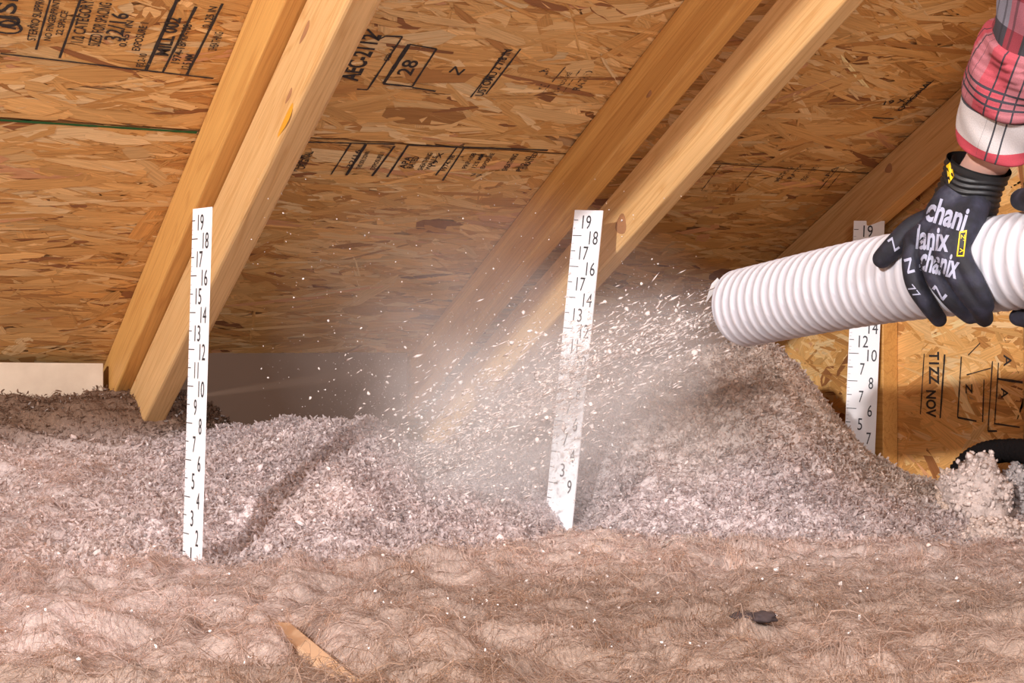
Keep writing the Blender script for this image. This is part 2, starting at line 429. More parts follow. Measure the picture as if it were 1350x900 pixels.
stamp(pan_lo, [('l', (940, 213), (1004, 215), .002), ('l', (924, 250), (968, 250), .002), ('l', (924, 250), (950, 215), .002), ('l', (968, 250), (1000, 215), .002),
    H('SHEATHING', (1032, 228), .012, .05), H('RATED', (1050, 224), .012, .05), H('EXPOSURE 1', (1068, 226), .012, .05), H('APA', (1092, 228), .010, .05), ('l', (1080, 248), (1106, 218), .002), ('l', (1088, 250), (1115, 218), .002)],
    m='ink_faint', label='faint grey stamp under the seam')
k = Ink(); k.line((-.5, S_SEAM + .004), (.556, S_SEAM + .004), .0055)
add_ink('edge_paint', pan_lo, RF, k, M['green'], .0027, 'green sealed edge of the panel')
# structure closing the attic
FLOOR = link('floor', box_mesh('floor', (-3.6, -2.4, -.015), (X_GABLE, 3.3, 0)), M['drywall']); FLOOR['kind'] = 'structure'

# gable wall
wall = empty('wall_right', (X_GABLE, 1.4, 0)); wall['kind'] = 'structure'
GF = Matrix(((0, 0, 1, X_GABLE), (1, 0, 0, 0), (0, 1, 0, 0), (0, 0, 0, 1)))       # (Y, Z, x outward)
def gable_panel(y0, y1, z0):
    zt = lambda y: CZ + (U_ROOF + .01 - SS * y) / CS
    V = [(y0, z0, .0005), (y1, z0, .0005), (y1, max(z0 + .01, zt(y1)), .0005), (y0, zt(y0), .0005)]
    V += [(a, b, .012) for a, b, _ in V]
    me = mesh_np('sheathing_panel', V, [(0, 1, 2, 3), (7, 6, 5, 4), (0, 4, 5, 1), (1, 5, 6, 2), (2, 6, 7, 3), (3, 7, 4, 0)])
    return link('sheathing_panel', me, M['osb'], wall, GF)
gp = gable_panel(.62, 1.84, 0); gp2 = gable_panel(1.843, 3.06, 0); gable_panel(-.6, .617, 0)
# strands clipped roughly to below the roof line
def gable_flakes(p, y0, y1, z0, z1, seed):
    n = int((y1 - y0) * (z1 - z0) * 4600); V, F, uv, t = flakes(y0, y1, z0, z1, n, .42, seed, 1.14)
    c = V.reshape(n, 9, 3)[:, :, :2].max(1); ok = c[:, 1] < CZ + (U_ROOF - SS * c[:, 0]) / CS
    V = V.reshape(n, 9, 3)[ok].reshape(-1, 3); uv = uv.reshape(n, 9, 2)[ok].reshape(-1, 2); t = t.reshape(n, 9, 3)[ok].reshape(-1, 3)
    o = link('wood_strand', mesh_np('wood_strand', V, np.arange(len(V)).reshape(-1, 9), uv, t), M['flake'], p, GF); o['kind'] = 'stuff'
gable_flakes(gp, 1.1, 1.84, .2, 1.35, 21); gable_flakes(gp2, 1.843, 2.9, .2, 1.1, 22)
def gstamp(items, m, label):
    k = Ink()
    for it in items:
        if it[0] == 'l': k.line(on_gable(*it[1]), on_gable(*it[2]), it[3])
        else: k.word(it[1], on_gable(*it[2]), it[3], it[4], it[5])
    add_ink('ink_stamp', gp, GF, k, M[m], label=label)
DN = (0, -1)
gstamp([('w', 'T1ZZ', (1233, 485), DN, .026, .058), ('w', 'NOV', (1229, 532), DN, .026, .048), ('l', (1220, 466), (1215, 546), .0025), ('l', (1247, 467), (1241, 551), .004)], 'ink', 'black date code between two lines reading downward')
gstamp([('l', (1269, 470), (1264, 550), .003), ('l', (1264, 550), (1289, 555), .003), ('l', (1310, 476), (1304, 568), .0025), ('l', (1299, 500), (1297, 556), .0025), ('l', (1304, 568), (1316, 568), .003),
    ('l', (1318, 478), (1313, 558), .0025), ('l', (1316, 499), (1350, 504), .004), ('l', (1312, 558), (1346, 563), .003), ('w', 'A', (1330, 475), DN, .018, .020), ('w', 'A', (1326, 518), DN, .016, .018), ('w', 'Z', (1279, 512), DN, .016, .018),
    ('l', (1278, 468), (1294, 452), .002), ('l', (1276, 494), (1308, 485), .002)], 'ink', 'black boxes and arrow marks of a grade stamp')
y_st = on_gable(1174, 500)[0]
st = link('trim_1', box_mesh('trim_1', (X_GABLE - .038, y_st - .024, .05), (X_GABLE - .0032, y_st + .028, CZ + (U_ROOF - .10 - SS * (y_st + .02)) / CS), .002), M['lumber_dark']); st['kind'] = 'structure'

# ---------------------------------------------------------------- rafters
def rafter(x0, x1, u0, u1, s0, s1, m, label, bev=.004, taper=None):
    c = Vector(((x0 + x1) / 2, (s0 + s1) / 2, (u0 + u1) / 2))
    me = box_mesh('rafter', (x0 - c.x, s0 - c.y, u0 - c.z), (x1 - c.x, s1 - c.y, u1 - c.z), bev)
    o = link('rafter', me, m, None, ROOF @ Matrix.Translation(c))
    return tag(o, label, 'rafter', 'sloping roof timbers')
UA0, UA1, UB0, UB1 = 1.161, 1.2472, 1.0625, 1.158
XA = (.5575, 1.1625, 1.7875)
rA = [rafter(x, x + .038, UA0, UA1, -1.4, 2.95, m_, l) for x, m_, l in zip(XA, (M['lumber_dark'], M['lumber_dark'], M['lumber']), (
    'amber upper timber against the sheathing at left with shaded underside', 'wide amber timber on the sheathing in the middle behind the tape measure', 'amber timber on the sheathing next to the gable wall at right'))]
rB = [rafter(.5815, .6225, UB0, UB1, -1.4, 2.72, M['lumber'], 'bright knotty lower timber at left with grainy underside and yellow resin streak', .006),
      rafter(1.2105, 1.2405, UB0, UB1 - .004, -1.4, 2.72, M['lumber'], 'sunlit lower timber in the middle with a large knot by the ruler', .004)]
def u_of_left(x_pl, xpx, ypx):        # point of a left face (plane X = const) under a pixel -> (s,u)
    d = ray(xpx, ypx); p = d * (x_pl / d.x); return p.dot(DS), p.dot(UU)
def knot(parent, x_pl, xpx, ypx, a, b, m='knot', ang=0.0):
    s, u = u_of_left(x_pl, xpx, ypx); n = 18; V = []
    for r, h in ((1.0, 0.0002), (.55, .0007)):
        for j in range(n):
            t = 2 * math.pi * j / n; k = 1 + .12 * math.sin(3 * t + 1)
            q = (a * r * k * math.cos(t), b * r * k * math.sin(t))
            V.append((x_pl - h, s + q[0] * math.cos(ang) - q[1] * math.sin(ang), u + q[0] * math.sin(ang) + q[1] * math.cos(ang)))
    F = [(j, (j + 1) % n, n + (j + 1) % n, n + j) for j in range(n)] + [tuple(range(n, 2 * n))]
    o = link('resin_streak' if m == 'resin' else 'knot', mesh_np('knot', V, F), M[m], parent, ROOF)
knot(rB[0], .5815, 402, 42, .022, .005); knot(rB[0], .5815, 381, 126, .016, .004); knot(rB[0], .5815, 377, 158, .036, .006, 'resin')
knot(rB[1], 1.2105, 819, 296, .017, .016)
knot(rA[2], 1.7875, 1172, 222, .010, .008); knot(rA[1], 1.1625, 856, 124, .008, .004)
# bent nails along the left upper timber
for (x, y, dz, lab) in ((149, 414, .03, 'bent steel nail low beside the left upper timber'), (160, 376, .02, 'short steel nail tip higher beside the left upper timber'), (203, 286, .014, 'small steel nail beside the left timber above the others')):
    d = ray(x, y); p = d * ((XA[0] - .006) / d.x); p = Vector((p.x, p.y, p.z + CZ))
    V, F, _ = sweep([p + UU * (U_ROOF - p.dot(UU) + CZ * CS), p + Vector((-.002, 0, .002)), p + Vector((-.004, 0, -dz))], [.0016, .0016, .0011], 8)
    tag(link('nail', mesh_np('nail', V, F, smooth=True), M['steel']), lab, 'nail', 'nail tips through the sheathing')

# ---------------------------------------------------------------- eave baffle boards
def baffle(x0, x1, y, z0, z1, lab, drop=0.0, m='board'):
    me = box_mesh('baffle_board', (x0, y, z0), (x1, y + .018, z1), .002)
    for v in me.vertices:
        if v.co.z > (z0 + z1) / 2: v.co.z -= drop * (v.co.x - x0) / (x1 - x0)
    tag(link('baffle_board', me, M[m]), lab, 'board', 'eave boards')
baffle(-.30, .545, 2.80, .3, CZ - .021, 'pale tan eave board at far left between insulation and sheathing', .012)
baffle(.63, 1.155, 2.82, .3, CZ - .010, 'dim grey brown eave board behind the dust in the middle bay', 0, 'board_shaded')
baffle(1.245, 1.78, 2.82, .3, CZ - .010, 'dark eave board in the right bay behind the insulation mound', 0, 'board_shaded')

# ---------------------------------------------------------------- insulation surface
def lerp(x, xs, ys): return np.interp(x, xs, ys)
CREST_R = [-1.6, -.95, -.60, -.52, -.46, -.40, -.34, -.28, -.235, -.19, -.14, -.02, .04, .085, .133, .20, .27, .34, .43, .465, .495, .56, .62, .68, .76, 1.5]
CREST_Z = [-.18, -.185, -.185, -.165, -.15, -.138, -.145, -.138, -.128, -.165, -.20, -.215, -.205, -.165, -.10, -.068, -.040, -.010, .002, -.012, -.045, -.130, -.195, -.235, -.262, -.27]
TOE_R = [-1.6, -.7, -.55, -.42, -.2, 0, .08, .2, .5, .75, 1.5]
TOE_F = [1.95, 1.92, 1.95, 2.02, 1.98, 2.15, 2.34, 2.26, 2.20, 2.16, 2.1]
CRF_R = [-1.6, -.95, -.5, -.3, 0, .1, .43, .7, 1.5]
CRF_F = [2.25, 2.44, 2.58, 2.46, 2.5, 2.55, 2.58, 2.62, 2.6]
def ground(R, F, detail=True):
    toe = lerp(R, TOE_R, TOE_F) + .04 * fbm(R * 5 + 9, F * 5, 31, 3); crf = lerp(R, CRF_R, CRF_F); cz = lerp(R, CREST_R, CREST_Z)
    base = -.292 + .012 * np.sin(F * 3 + R) * 0
    t = np.clip((F - toe) / (crf - toe), 0, 1)
    k = np.where(R < -.45, 1.15, 0.92); k = lerp(R, [-.5, -.4], [1.2, .92])
    prof = np.where(t < 1, (t ** k) * .55 + .45 * t * t * (3 - 2 * t), 1)
    z = base + (cz - base) * prof
    back = sstep(0, lerp(R, [-.6, -.45], [.13, .30]), F - crf - .02)
    zb = lerp(R, [-1.6, -.60, -.5, .2, .5, 1.5], [-.10, -.10, -.20, -.22, -.26, -.28])
    z = z + (zb - z) * back
    # trough to the right of the left ruler, small hollow round the middle ruler
    z = z - .030 * np.exp(-(((R + .385) / .035) ** 2 + ((F - 2.10) / .07) ** 2)) + .025 * np.exp(-(((R + .50) / .06) ** 2 + ((F - 2.14) / .08) ** 2))
    z = z + .020 * np.exp(-(((R + .24) / .10) ** 2 + ((F - 2.18) / .09) ** 2)) - .03 * np.exp(-(((R - .115) / .04) ** 2 + ((F - 2.38) / .07) ** 2))
    gr = sstep(-.05, .05, F - toe + .06 + .05 * fbm(R * 9, F * 9, 41, 3)) * (1 - .6 * sstep(.55, .7, -R))      # 1 = granular loose fill, 0 = wool
    if not detail: return z, gr
    lump = fbm(R * 16, F * 16, 51, 3); mid = fbm(R * 42, F * 42, 55, 3)
    cau = (.75 - worley(R * 62 + .6 * mid, F * 62, 61)); cau2 = (.7 - worley(R * 125, F * 125, 62))
    g = .016 * lump + .009 * mid + .009 * cau + .0045 * cau2
    sw = fbm(R * 3.2 + 4, F * 6, 77, 2)
    fx = R * 9 + 1.3 * sw; fy = F * 24 + 2.2 * sw
    wv = fbm(fx, fy, 71, 4); rg = 1 - np.abs(fbm(fx * .9 + 7, fy * 1.1, 73, 3)) * 2
    rough_wool = .018 * lump + .019 * wv + .016 * rg + .0022 * fbm(R * 90 + 4 * wv, F * 150 + 6 * wv, 75, 2)
    fold = 1 - np.abs(fbm(R * 5 + 1.2 * sw, F * 11 + 1.5 * sw, 91, 2)) * 2
    tuft = .55 - worley(R * 17 + 1.1 * wv, F * 22 + 1.1 * lump, 93)
    rough_wool = rough_wool * .82 + .013 * fold + .015 * tuft - .009
    jx, jy = -.235 + .110 * np.clip((1.55 - F) / .30, 0, 1), np.clip(F, 1.25, 1.55)
    hole = np.exp(-(((R - jx) ** 2 + (F - jy) ** 2) / .022 ** 2))
    z = z * (1 - hole) + hole * -.316; rough_wool = rough_wool * (1 - .7 * hole)
    return z + g * gr + rough_wool * (1 - gr), gr
STEP = .005
Rg = np.arange(-1.45, 1.42, STEP); Fg = np.arange(.95, 3.12, STEP)
RR, FF = np.meshgrid(Rg, Fg, indexing='ij')
ZZ, GR = ground(RR, FF)
XX = CT * RR + ST * FF; YY = -ST * RR + CT * FF
nR, nF = RR.shape
def tint(R, F, gr, z, seed):
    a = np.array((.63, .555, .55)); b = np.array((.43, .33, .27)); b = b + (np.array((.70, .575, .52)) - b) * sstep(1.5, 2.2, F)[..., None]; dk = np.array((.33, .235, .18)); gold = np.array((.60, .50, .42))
    m = gr[..., None]; n1 = fbm(R * 7, F * 7, seed, 3)[..., None]; n2 = fbm(R * 30, F * 30, seed + 5, 3)[..., None]
    left = sstep(-.05, -.45, R)[..., None] if False else (1 - sstep(-.5, .05, R))[..., None]
    wool = b + (np.array((.60, .495, .46)) - b) * np.clip(left * sstep(1.15, 1.55, F)[..., None] + .25 * n1, 0, 1)
    mound = sstep(.05, .25, R)[..., None] * sstep(2.28, 2.5, F)[..., None]
    gran = a + (gold - a) * np.clip(mound * .75 + .3 * n1, 0, 1)
    c = wool * (1 - m) + gran * m
    c = c * (1 + .13 * n2 + .09 * n1)
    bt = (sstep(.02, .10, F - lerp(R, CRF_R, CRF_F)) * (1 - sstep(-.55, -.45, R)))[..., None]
    c = c * (1 - bt) + np.array((.20, .125, .085)) * bt  # brown batt at the left rear, its dim shade put into the colour
    return np.clip(c, .03, .95)
inside = (XX < X_GABLE - .004) & (YY < 2.98)
idx = np.arange(nR * nF).reshape(nR, nF)
q = np.stack([idx[:-1, :-1], idx[1:, :-1], idx[1:, 1:], idx[:-1, 1:]], -1)
keep = inside[:-1, :-1] & inside[1:, :-1] & inside[1:, 1:] & inside[:-1, 1:]
q = q[keep]
used = np.unique(q); remap = np.full(nR * nF, -1); remap[used] = np.arange(len(used)); q = remap[q]
V = np.stack([XX, YY, ZZ + CZ], -1).reshape(-1, 3)[used]
T = (tint(RR, FF, GR, ZZ, 81) * (1 - .30 * (1 - GR))[..., None]).reshape(-1, 3)[used]  # wool base darkened, standing in for shade between the fibres
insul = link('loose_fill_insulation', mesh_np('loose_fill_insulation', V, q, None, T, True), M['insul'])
tag(insul, 'pinkish tan loose fill insulation covering the attic floor, heaped under the hose', 'insulation', kind='stuff')

# the rest of the insulation bed, farther from the work
gx, gy = np.meshgrid(np.arange(-3.5, 1.846, .033), np.arange(-1.6, 2.98, .033), indexing='ij')
gR, gF = CT * gx - ST * gy, ST * gx + CT * gy
gz, _ = ground(gR, gF, False); near = sstep(.75, 1.0, gF) * sstep(-1.75, -1.45, gR) * sstep(1.7, 1.42, gR)
gz = np.where(gF < 1.9, np.minimum(gz, -.29), gz) + .022 * fbm(gR * 9, gF * 12, 51, 4) * (1 - near) - .055 * near
gi = np.arange(gx.size).reshape(gx.shape); gq = np.stack([gi[:-1, :-1], gi[1:, :-1], gi[1:, 1:], gi[:-1, 1:]], -1).reshape(-1, 4)
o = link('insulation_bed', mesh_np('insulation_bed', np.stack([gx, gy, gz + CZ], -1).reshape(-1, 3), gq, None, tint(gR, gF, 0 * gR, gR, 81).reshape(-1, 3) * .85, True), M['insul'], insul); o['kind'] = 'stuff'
# crumbs of loose fill
def ico():
    bm = bmesh.new(); bmesh.ops.create_icosphere(bm, subdivisions=1, radius=1.0)
    v = np.array([x.co[:] for x in bm.verts]); f = np.array([[y.index for y in x.verts] for x in bm.faces]); bm.free(); return v, f
IV, IF = ico()
def crumbs(P, size, tone, r, flat=.75, elong=None):
    n = len(P); nv = len(IV)
    base = IV[None] * (1 + r.normal(0, .28, (n, nv, 1))) * r.uniform(.55, 1.35, (n, 1, 3)) * np.array((1, 1, flat))
    ax = r.normal(size=(n, 4)); ax /= np.linalg.norm(ax, axis=1)[:, None]
    w_, x, y, z = ax.T
    Rm = np.stack([1 - 2 * (y * y + z * z), 2 * (x * y - z * w_), 2 * (x * z + y * w_), 2 * (x * y + z * w_), 1 - 2 * (x * x + z * z), 2 * (y * z - x * w_), 2 * (x * z - y * w_), 2 * (y * z + x * w_), 1 - 2 * (x * x + y * y)], -1).reshape(n, 3, 3)
    V = np.einsum('nij,nkj->nki', Rm, base) * size[:, None, None] + P[:, None, :]
    F = (IF[None] + (np.arange(n) * nv)[:, None, None]).reshape(-1, 3)
    return V.reshape(-1, 3), F, np.repeat(tone, nv, 0)
def to_world(R, F, Z): return np.stack([CT * R + ST * F, -ST * R + CT * F, Z + CZ], -1)
r = np.random.default_rng(5)
OV = np.array([(1, 0, 0), (-1, 0, 0), (0, 1, 0), (0, -1, 0), (0, 0, 1), (0, 0, -1)], float)
OF = np.array([(0, 2, 4), (2, 1, 4), (1, 3, 4), (3, 0, 4), (2, 0, 5), (1, 2, 5), (3, 1, 5), (0, 3, 5)])
def crumb_field(n, med, sig, lo, hi, shape, jit, seed):
    r = np.random.default_rng(seed)
    R = r.uniform(-1.15, 1.05, n * 3); F = r.uniform(1.85, 2.95, n * 3)
    Z, g = ground(R, F); X = CT * R + ST * F; Y = -ST * R + CT * F
    ok = (r.random(n * 3) < (g + .03) * np.clip(1.25 - .45 * (F - 2.55) / .3, .25, 1) * (1 - .5 * sstep(.5, .65, -R))) & (X < X_GABLE - .01) & (Y < 2.9) & (np.abs(R) < .40 * F + .05)
    R, F, Z, g = R[ok][:n], F[ok][:n], Z[ok][:n], g[ok][:n]
    sz = np.clip(r.lognormal(math.log(med), sig, len(R)), lo, hi)
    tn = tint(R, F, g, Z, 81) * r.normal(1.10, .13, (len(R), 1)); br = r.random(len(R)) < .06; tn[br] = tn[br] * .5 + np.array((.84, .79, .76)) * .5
    dk = r.random(len(R)) < .025; tn[dk] *= .6
    return to_world(R, F, Z + sz * .6), sz, np.clip(tn, .03, .92), r
def curls(P, size, tone, r, seg=3):
    """short bent shreds in all directions"""
    n = len(P); d = r.normal(size=(n, 3)); d /= np.linalg.norm(d, axis=1)[:, None]; e = np.cross(d, r.normal(size=(n, 3))); e /= np.linalg.norm(e, axis=1)[:, None]; f = np.cross(d, e)
    bend = r.uniform(.6, 2.6, n); t = np.linspace(-.5, .5, seg + 1)
    a = t[None] * bend[:, None]; R_l = size / bend
    C = d[:, None] * (np.sin(a) * R_l[:, None])[..., None] + f[:, None] * ((1 - np.cos(a)) * R_l[:, None])[..., None]
    wd = (size * r.uniform(.09, .22, n))[:, None, None] * e[:, None] * (1 - .5 * np.abs(2 * t))[None, :, None]
    V = np.stack([P[:, None] + C - wd, P[:, None] + C + wd], 2).reshape(-1, 3)
    b = (np.arange(n) * (seg + 1) * 2)[:, None] + (np.arange(seg) * 2)[None]
    return V, np.stack([b, b + 1, b + 3, b + 2], -1).reshape(-1, 4), np.repeat(tone, (seg + 1) * 2, 0)
P, sz, tn, r2 = crumb_field(7000, .0024, .40, .0014, .0075, None, .3, 6)
V, Fc, Tc = crumbs(P, sz, tn, r2, .8)
o = link('insulation_crumb', mesh_np('insulation_crumb', V, Fc, None, Tc, True), M['crumb'], insul); o['kind'] = 'stuff'
P, sz, tn, r2 = crumb_field(160000, .0076, .36, .003, .014, None, .4, 7)
V, Fc, Tc = curls(P - np.array((0, 0, .0012)), sz, tn, r2)
o = link('insulation_shred', mesh_np('insulation_shred', V, Fc, None, Tc, True), M['curl'], insul); o['kind'] = 'stuff'
_iv, _if = IV, IF

# wool fibres: thin ribbons that follow the swirling surface
def fibers(R, F, ang, Lh, lift, width, tone, r, seg=4, curl=1.0, follow=True, Z0=None):
    n = len(R); t = np.linspace(0, 1, seg + 1)
    a = ang[:, None] + curl * (r.normal(0, .55, (n, 1)) * t[None] + r.normal(0, .4, (n, 1)) * t[None] ** 2 + .35 * np.sin(t[None] * r.uniform(3, 9, (n, 1)) + r.uniform(0, 6, (n, 1))))
    st = Lh[:, None] / seg
    Rr = R[:, None] + np.concatenate([np.zeros((n, 1)), np.cumsum(np.cos(a[:, :-1]) * st, 1)], 1)
    Fr = F[:, None] + np.concatenate([np.zeros((n, 1)), np.cumsum(np.sin(a[:, :-1]) * st, 1)], 1)
    if follow: Zg, _ = ground(Rr.ravel(), Fr.ravel()); Zg = Zg.reshape(n, -1)
    else: Zg = np.repeat(Z0[:, None], seg + 1, 1)
    Zr = Zg + lift[:, None] * (np.sin(np.pi * np.clip(t[None] * r.uniform(.6, 1.2, (n, 1)), 0, 1)) * .9 + .15)
    P = to_world(Rr, Fr, Zr)
    wv = np.stack([-np.sin(a), np.cos(a)], -1) * (width[:, None, None] / 2) * (1 - .6 * np.abs(t[None, :, None] * 2 - 1) ** 2)
    O = np.stack([CT * wv[..., 0] + ST * wv[..., 1], -ST * wv[..., 0] + CT * wv[..., 1], r.normal(0, .35, (n, 1)) * width[:, None] * np.ones((1, seg + 1))], -1)
    V = np.stack([P - O, P + O], 2).reshape(-1, 3)
    b = (np.arange(n) * (seg + 1) * 2)[:, None] + (np.arange(seg) * 2)[None]
    Fq = np.stack([b, b + 1, b + 3, b + 2], -1).reshape(-1, 4)
    return V, Fq, np.repeat(tone, (seg + 1) * 2, 0)
n = 125000; R = r.uniform(-1.0, 1.0, n); F = 1.15 + 1.55 * r.random(n) ** 1.1
Z, g = ground(R, F); ok = (r.random(n) < np.where(F < 2.3, (1 - g) + .10, .10 + .6 * (1 - g))) & (np.abs(R) < .40 * F + .05); R, F, g = R[ok], F[ok], g[ok]
sw = fbm(R * 6, F * 9, 77, 3); ang = sw * 3.2 + r.normal(0, .28, len(R)) + np.where(r.random(len(R)) < .5, math.pi, 0)
Lh = np.clip(r.lognormal(math.log(.022), .5, len(R)), .006, .07) * (1 - .6 * g)
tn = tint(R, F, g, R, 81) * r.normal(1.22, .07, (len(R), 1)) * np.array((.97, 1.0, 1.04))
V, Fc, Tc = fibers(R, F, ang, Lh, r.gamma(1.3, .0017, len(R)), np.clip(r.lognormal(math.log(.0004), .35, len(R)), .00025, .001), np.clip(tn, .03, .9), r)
o = link('insulation_fiber', mesh_np('insulation_fiber', V, Fc, None, Tc, True), M['fiber'], insul); o['kind'] = 'stuff'
# loose tufts standing out of the wool
nt = 3000; R = r.uniform(-.95, .95, nt); F = 1.15 + 1.3 * r.random(nt) ** 1.1; Z, g = ground(R, F); ok = (np.abs(R) < .40 * F + .04) & (g < .6); R, F, g = R[ok], F[ok], g[ok]
k_ = 20; sw = fbm(R * 6, F * 9, 77, 3); a0 = sw * 3.2 + r.normal(0, .9, len(R)) + np.where(r.random(len(R)) < .5, math.pi, 0); sc0 = r.lognormal(0, .45, len(R))
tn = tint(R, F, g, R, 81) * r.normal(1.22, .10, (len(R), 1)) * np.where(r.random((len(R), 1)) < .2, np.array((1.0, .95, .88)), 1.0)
q_ = lambda x: np.repeat(x, k_, 0)
n = len(R) * k_
V, Fc, Tc = fibers(q_(R) + r.normal(0, .005, n) * q_(sc0), q_(F) + r.normal(0, .004, n) * q_(sc0), q_(a0) + r.normal(0, .42, n), .020 * q_(sc0) * r.uniform(.5, 1.5, n), q_(.0075 * sc0) * r.uniform(.2, 1.3, n), r.uniform(.0003, .0008, n), np.clip(q_(tn) * r.normal(1, .07, (n, 1)), .03, .9), r, curl=1.6)
o = link('insulation_tuft', mesh_np('insulation_tuft', V, Fc, None, Tc, True), M['fiber'], insul); o['kind'] = 'stuff'
# white flecks lying on the wool
n = 900; R = r.uniform(-.8, .8, n); F = r.uniform(1.3, 2.5, n); ok = np.abs(R) < .38 * F; R, F = R[ok], F[ok]; Z, g = ground(R, F)
sz = np.clip(r.lognormal(math.log(.0012), .5, len(R)), .0006, .0032)
V, Fc, Tc = crumbs(to_world(R, F, Z + .004), sz, np.tile(np.array((.88, .84, .82)), (len(R), 1)), r)
o = link('white_fleck', mesh_np('white_fleck', V, Fc, None, Tc, True), M['crumb'], insul); o['kind'] = 'stuff'

# ---------------------------------------------------------------- depth rulers
def ruler(xt, yt, xb, yb, d, turn, width, scale_rows, lab, z_bottom_extra=.03, bow=0.0, inch=.0245):
    """turn: angle of the strip's face away from the line of sight (positive = faces left)"""
    top = px(xt, yt, d); bot = px(xb, yb, d)
    up = (top - bot).normalized(); Ln = (top - bot).length
    view = (bot - Vector((0, 0, CZ))); view.z = 0; view.normalize()
    a = turn; right0 = Vector((view.y, -view.x, 0)); right = right0 * math.cos(a) - view * math.sin(a)
    right = (right - up * right.dot(up)).normalized(); nrm = right.cross(up).normalized()
    fr = Matrix.Translation(bot) @ Matrix((right, up, nrm)).transposed().to_4x4()
    root = empty('depth_ruler', bot); tag(root, lab, 'ruler', 'printed depth rulers')
    nn = 24; V = []; y0 = -z_bottom_extra
    hw = width / 2
    bz = lambda y: bow * math.sin(math.pi * y / Ln)
    for i in range(nn + 1):
        y = y0 + (Ln - y0) * i / nn
        for x in (-hw, hw):
            for z in (0, -.0022): V.append((x, y, z + bz(y)))
    F = []
    for i in range(nn):
        b = 4 * i; F += [(b, b + 2, b + 6, b + 4), (b + 3, b + 1, b + 5, b + 7), (b + 1, b, b + 4, b + 5), (b + 2, b + 3, b + 7, b + 6)]
    F += [(0, 1, 3, 2), (4 * nn, 4 * nn + 2, 4 * nn + 3, 4 * nn + 1)]
    link('strip', mesh_np('strip', V, F), M['white'], root, fr)
    Vp = []; Fp = []; Vg = []; Fg_ = []
    def quad(Vx, Fx, x0, x1, y, h):
        n_ = len(Vx)
        Vx += [(x0, y - h / 2, .0006 + bz(y)), (x1, y - h / 2, .0006 + bz(y)), (x1, y + h / 2, .0006 + bz(y)), (x0, y + h / 2, .0006 + bz(y))]; Fx.append((n_, n_ + 1, n_ + 2, n_ + 3))
    for k in range(1, 20):
        y = Ln - .0160 - (19 - k) * inch
        long_ = (k % 2 == 0)
        quad(Vp, Fp, -hw + .001, -hw + width * (.34 if long_ else .17), y, .0012)
        if k < 19: quad(Vg, Fg_, -hw + .001, -hw + width * .10, y + inch / 2, .0008); quad(Vg, Fg_, -hw + .001, -hw + width * .08, y + inch / 4, .0007)
        s = scale_rows.get(k)
        if s is None: continue
        co, fs, size = GL[s]; h = .0215
        wd = (.003 if s == '1' else .0082 if len(s) == 1 else .0170) * (width / .055) * (1 if s != '11' else .7); cx = width * (.28 if long_ else -.02)
        link('numeral', mesh_np('numeral', [(cx + p[0] * wd / size[0], y - .003 + p[1] * h / size[1], .0006 + bz(y)) for p in co], fs), M['black_print'], root, fr)
    link('inch_tick', mesh_np('inch_tick', Vp, Fp), M['black_print'], root, fr)['kind'] = 'stuff'
    link('fine_tick', mesh_np('fine_tick', Vg, Fg_), M['grey_print'], root, fr)['kind'] = 'stuff'
    return root
std = {k: str(k) for k in range(1, 20)}
ruler(266, 274, 252, 752, 1.985, math.radians(64), .053, std, 'white depth ruler at left turned edgewise in front of the knotty timber')
mid = dict(std); mid[15] = '17'; mid[5] = '7'; mid[2] = '9'; mid.pop(1)
ruler(776, 277, 737, 676, 2.36, math.radians(38), .055, mid, 'leaning white depth ruler in the middle half veiled by flying dust')
# the right ruler shows a longer stretch of scale hidden by the hose
ruler(1146, 291, 1131, 640, 2.73, math.radians(8), .055, {19: '19', 18: '18', 17: '17', 16: '16', 15: '15', 14: '14', 13: '13', 12: '14', 11: '12', 10: '10', 9: '7', 8: '8', 7: '7', 6: '6', 5: '5', 4: '7', 3: '3', 2: '2'},
      'white depth ruler at right standing behind the hose by the gable stud', .03, 0, .0251)

# ---------------------------------------------------------------- blowing hose
def hose_pt(x, y): d = 1.0 / (.4717 + (x - 970) * (.5952 - .4717) / 380.0); return px(x, y, d)
E0 = hose_pt(978, 406); E1 = hose_pt(1150, 371); E2 = hose_pt(1345, 344)
HR = .0535
dirn = (E2 - E0).normalized()
ctl = [E0, E1, E2, E2 + dirn * .2 + Vector((0, 0, -.01)), cw(.83, 1.16, .09), cw(.98, .86, -.05), cw(1.08, .55, -.22), cw(1.10, .1, -.28), cw(1.0, -.6, -.30)]
HP = smooth_path([p[:] for p in ctl], 90)
seg = np.linalg.norm(np.diff(HP, axis=0), axis=1); acc = np.concatenate([[0], np.cumsum(seg)])
ln = np.arange(0, acc[-1], .0026); HP = np.stack([np.interp(ln, acc, HP[:, i]) for i in range(3)], 1)
PITCH = .0165
def hrad(i, a, L):
    ph = (L / PITCH + a / (2 * math.pi)) % 1.0
    return HR + .0016 * (max(0.0, math.cos(2 * math.pi * (ph - .5))) ** .6 if abs(ph - .5) < .25 else -.25 * math.cos(2 * math.pi * ph))
V, F, UV = sweep([Vector(p) for p in HP], hrad, 56, caps=False)
nr = len(HP)
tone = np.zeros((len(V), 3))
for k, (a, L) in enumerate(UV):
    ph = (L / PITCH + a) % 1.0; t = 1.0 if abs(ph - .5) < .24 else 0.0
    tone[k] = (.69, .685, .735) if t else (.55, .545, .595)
hose = empty('blowing_hose', E0); tag(hose, 'white corrugated blowing hose spraying insulation, held by gloved hands', 'hose')
m = mat('hose_plastic', (.8, .8, .8), .42, Subsurface_Weight=.12, Subsurface_Scale=.01); m.node_tree.nodes['Principled BSDF'].inputs['Subsurface Radius'].default_value = (1, .9, .9)
g = N(m); g.base(g.attr())
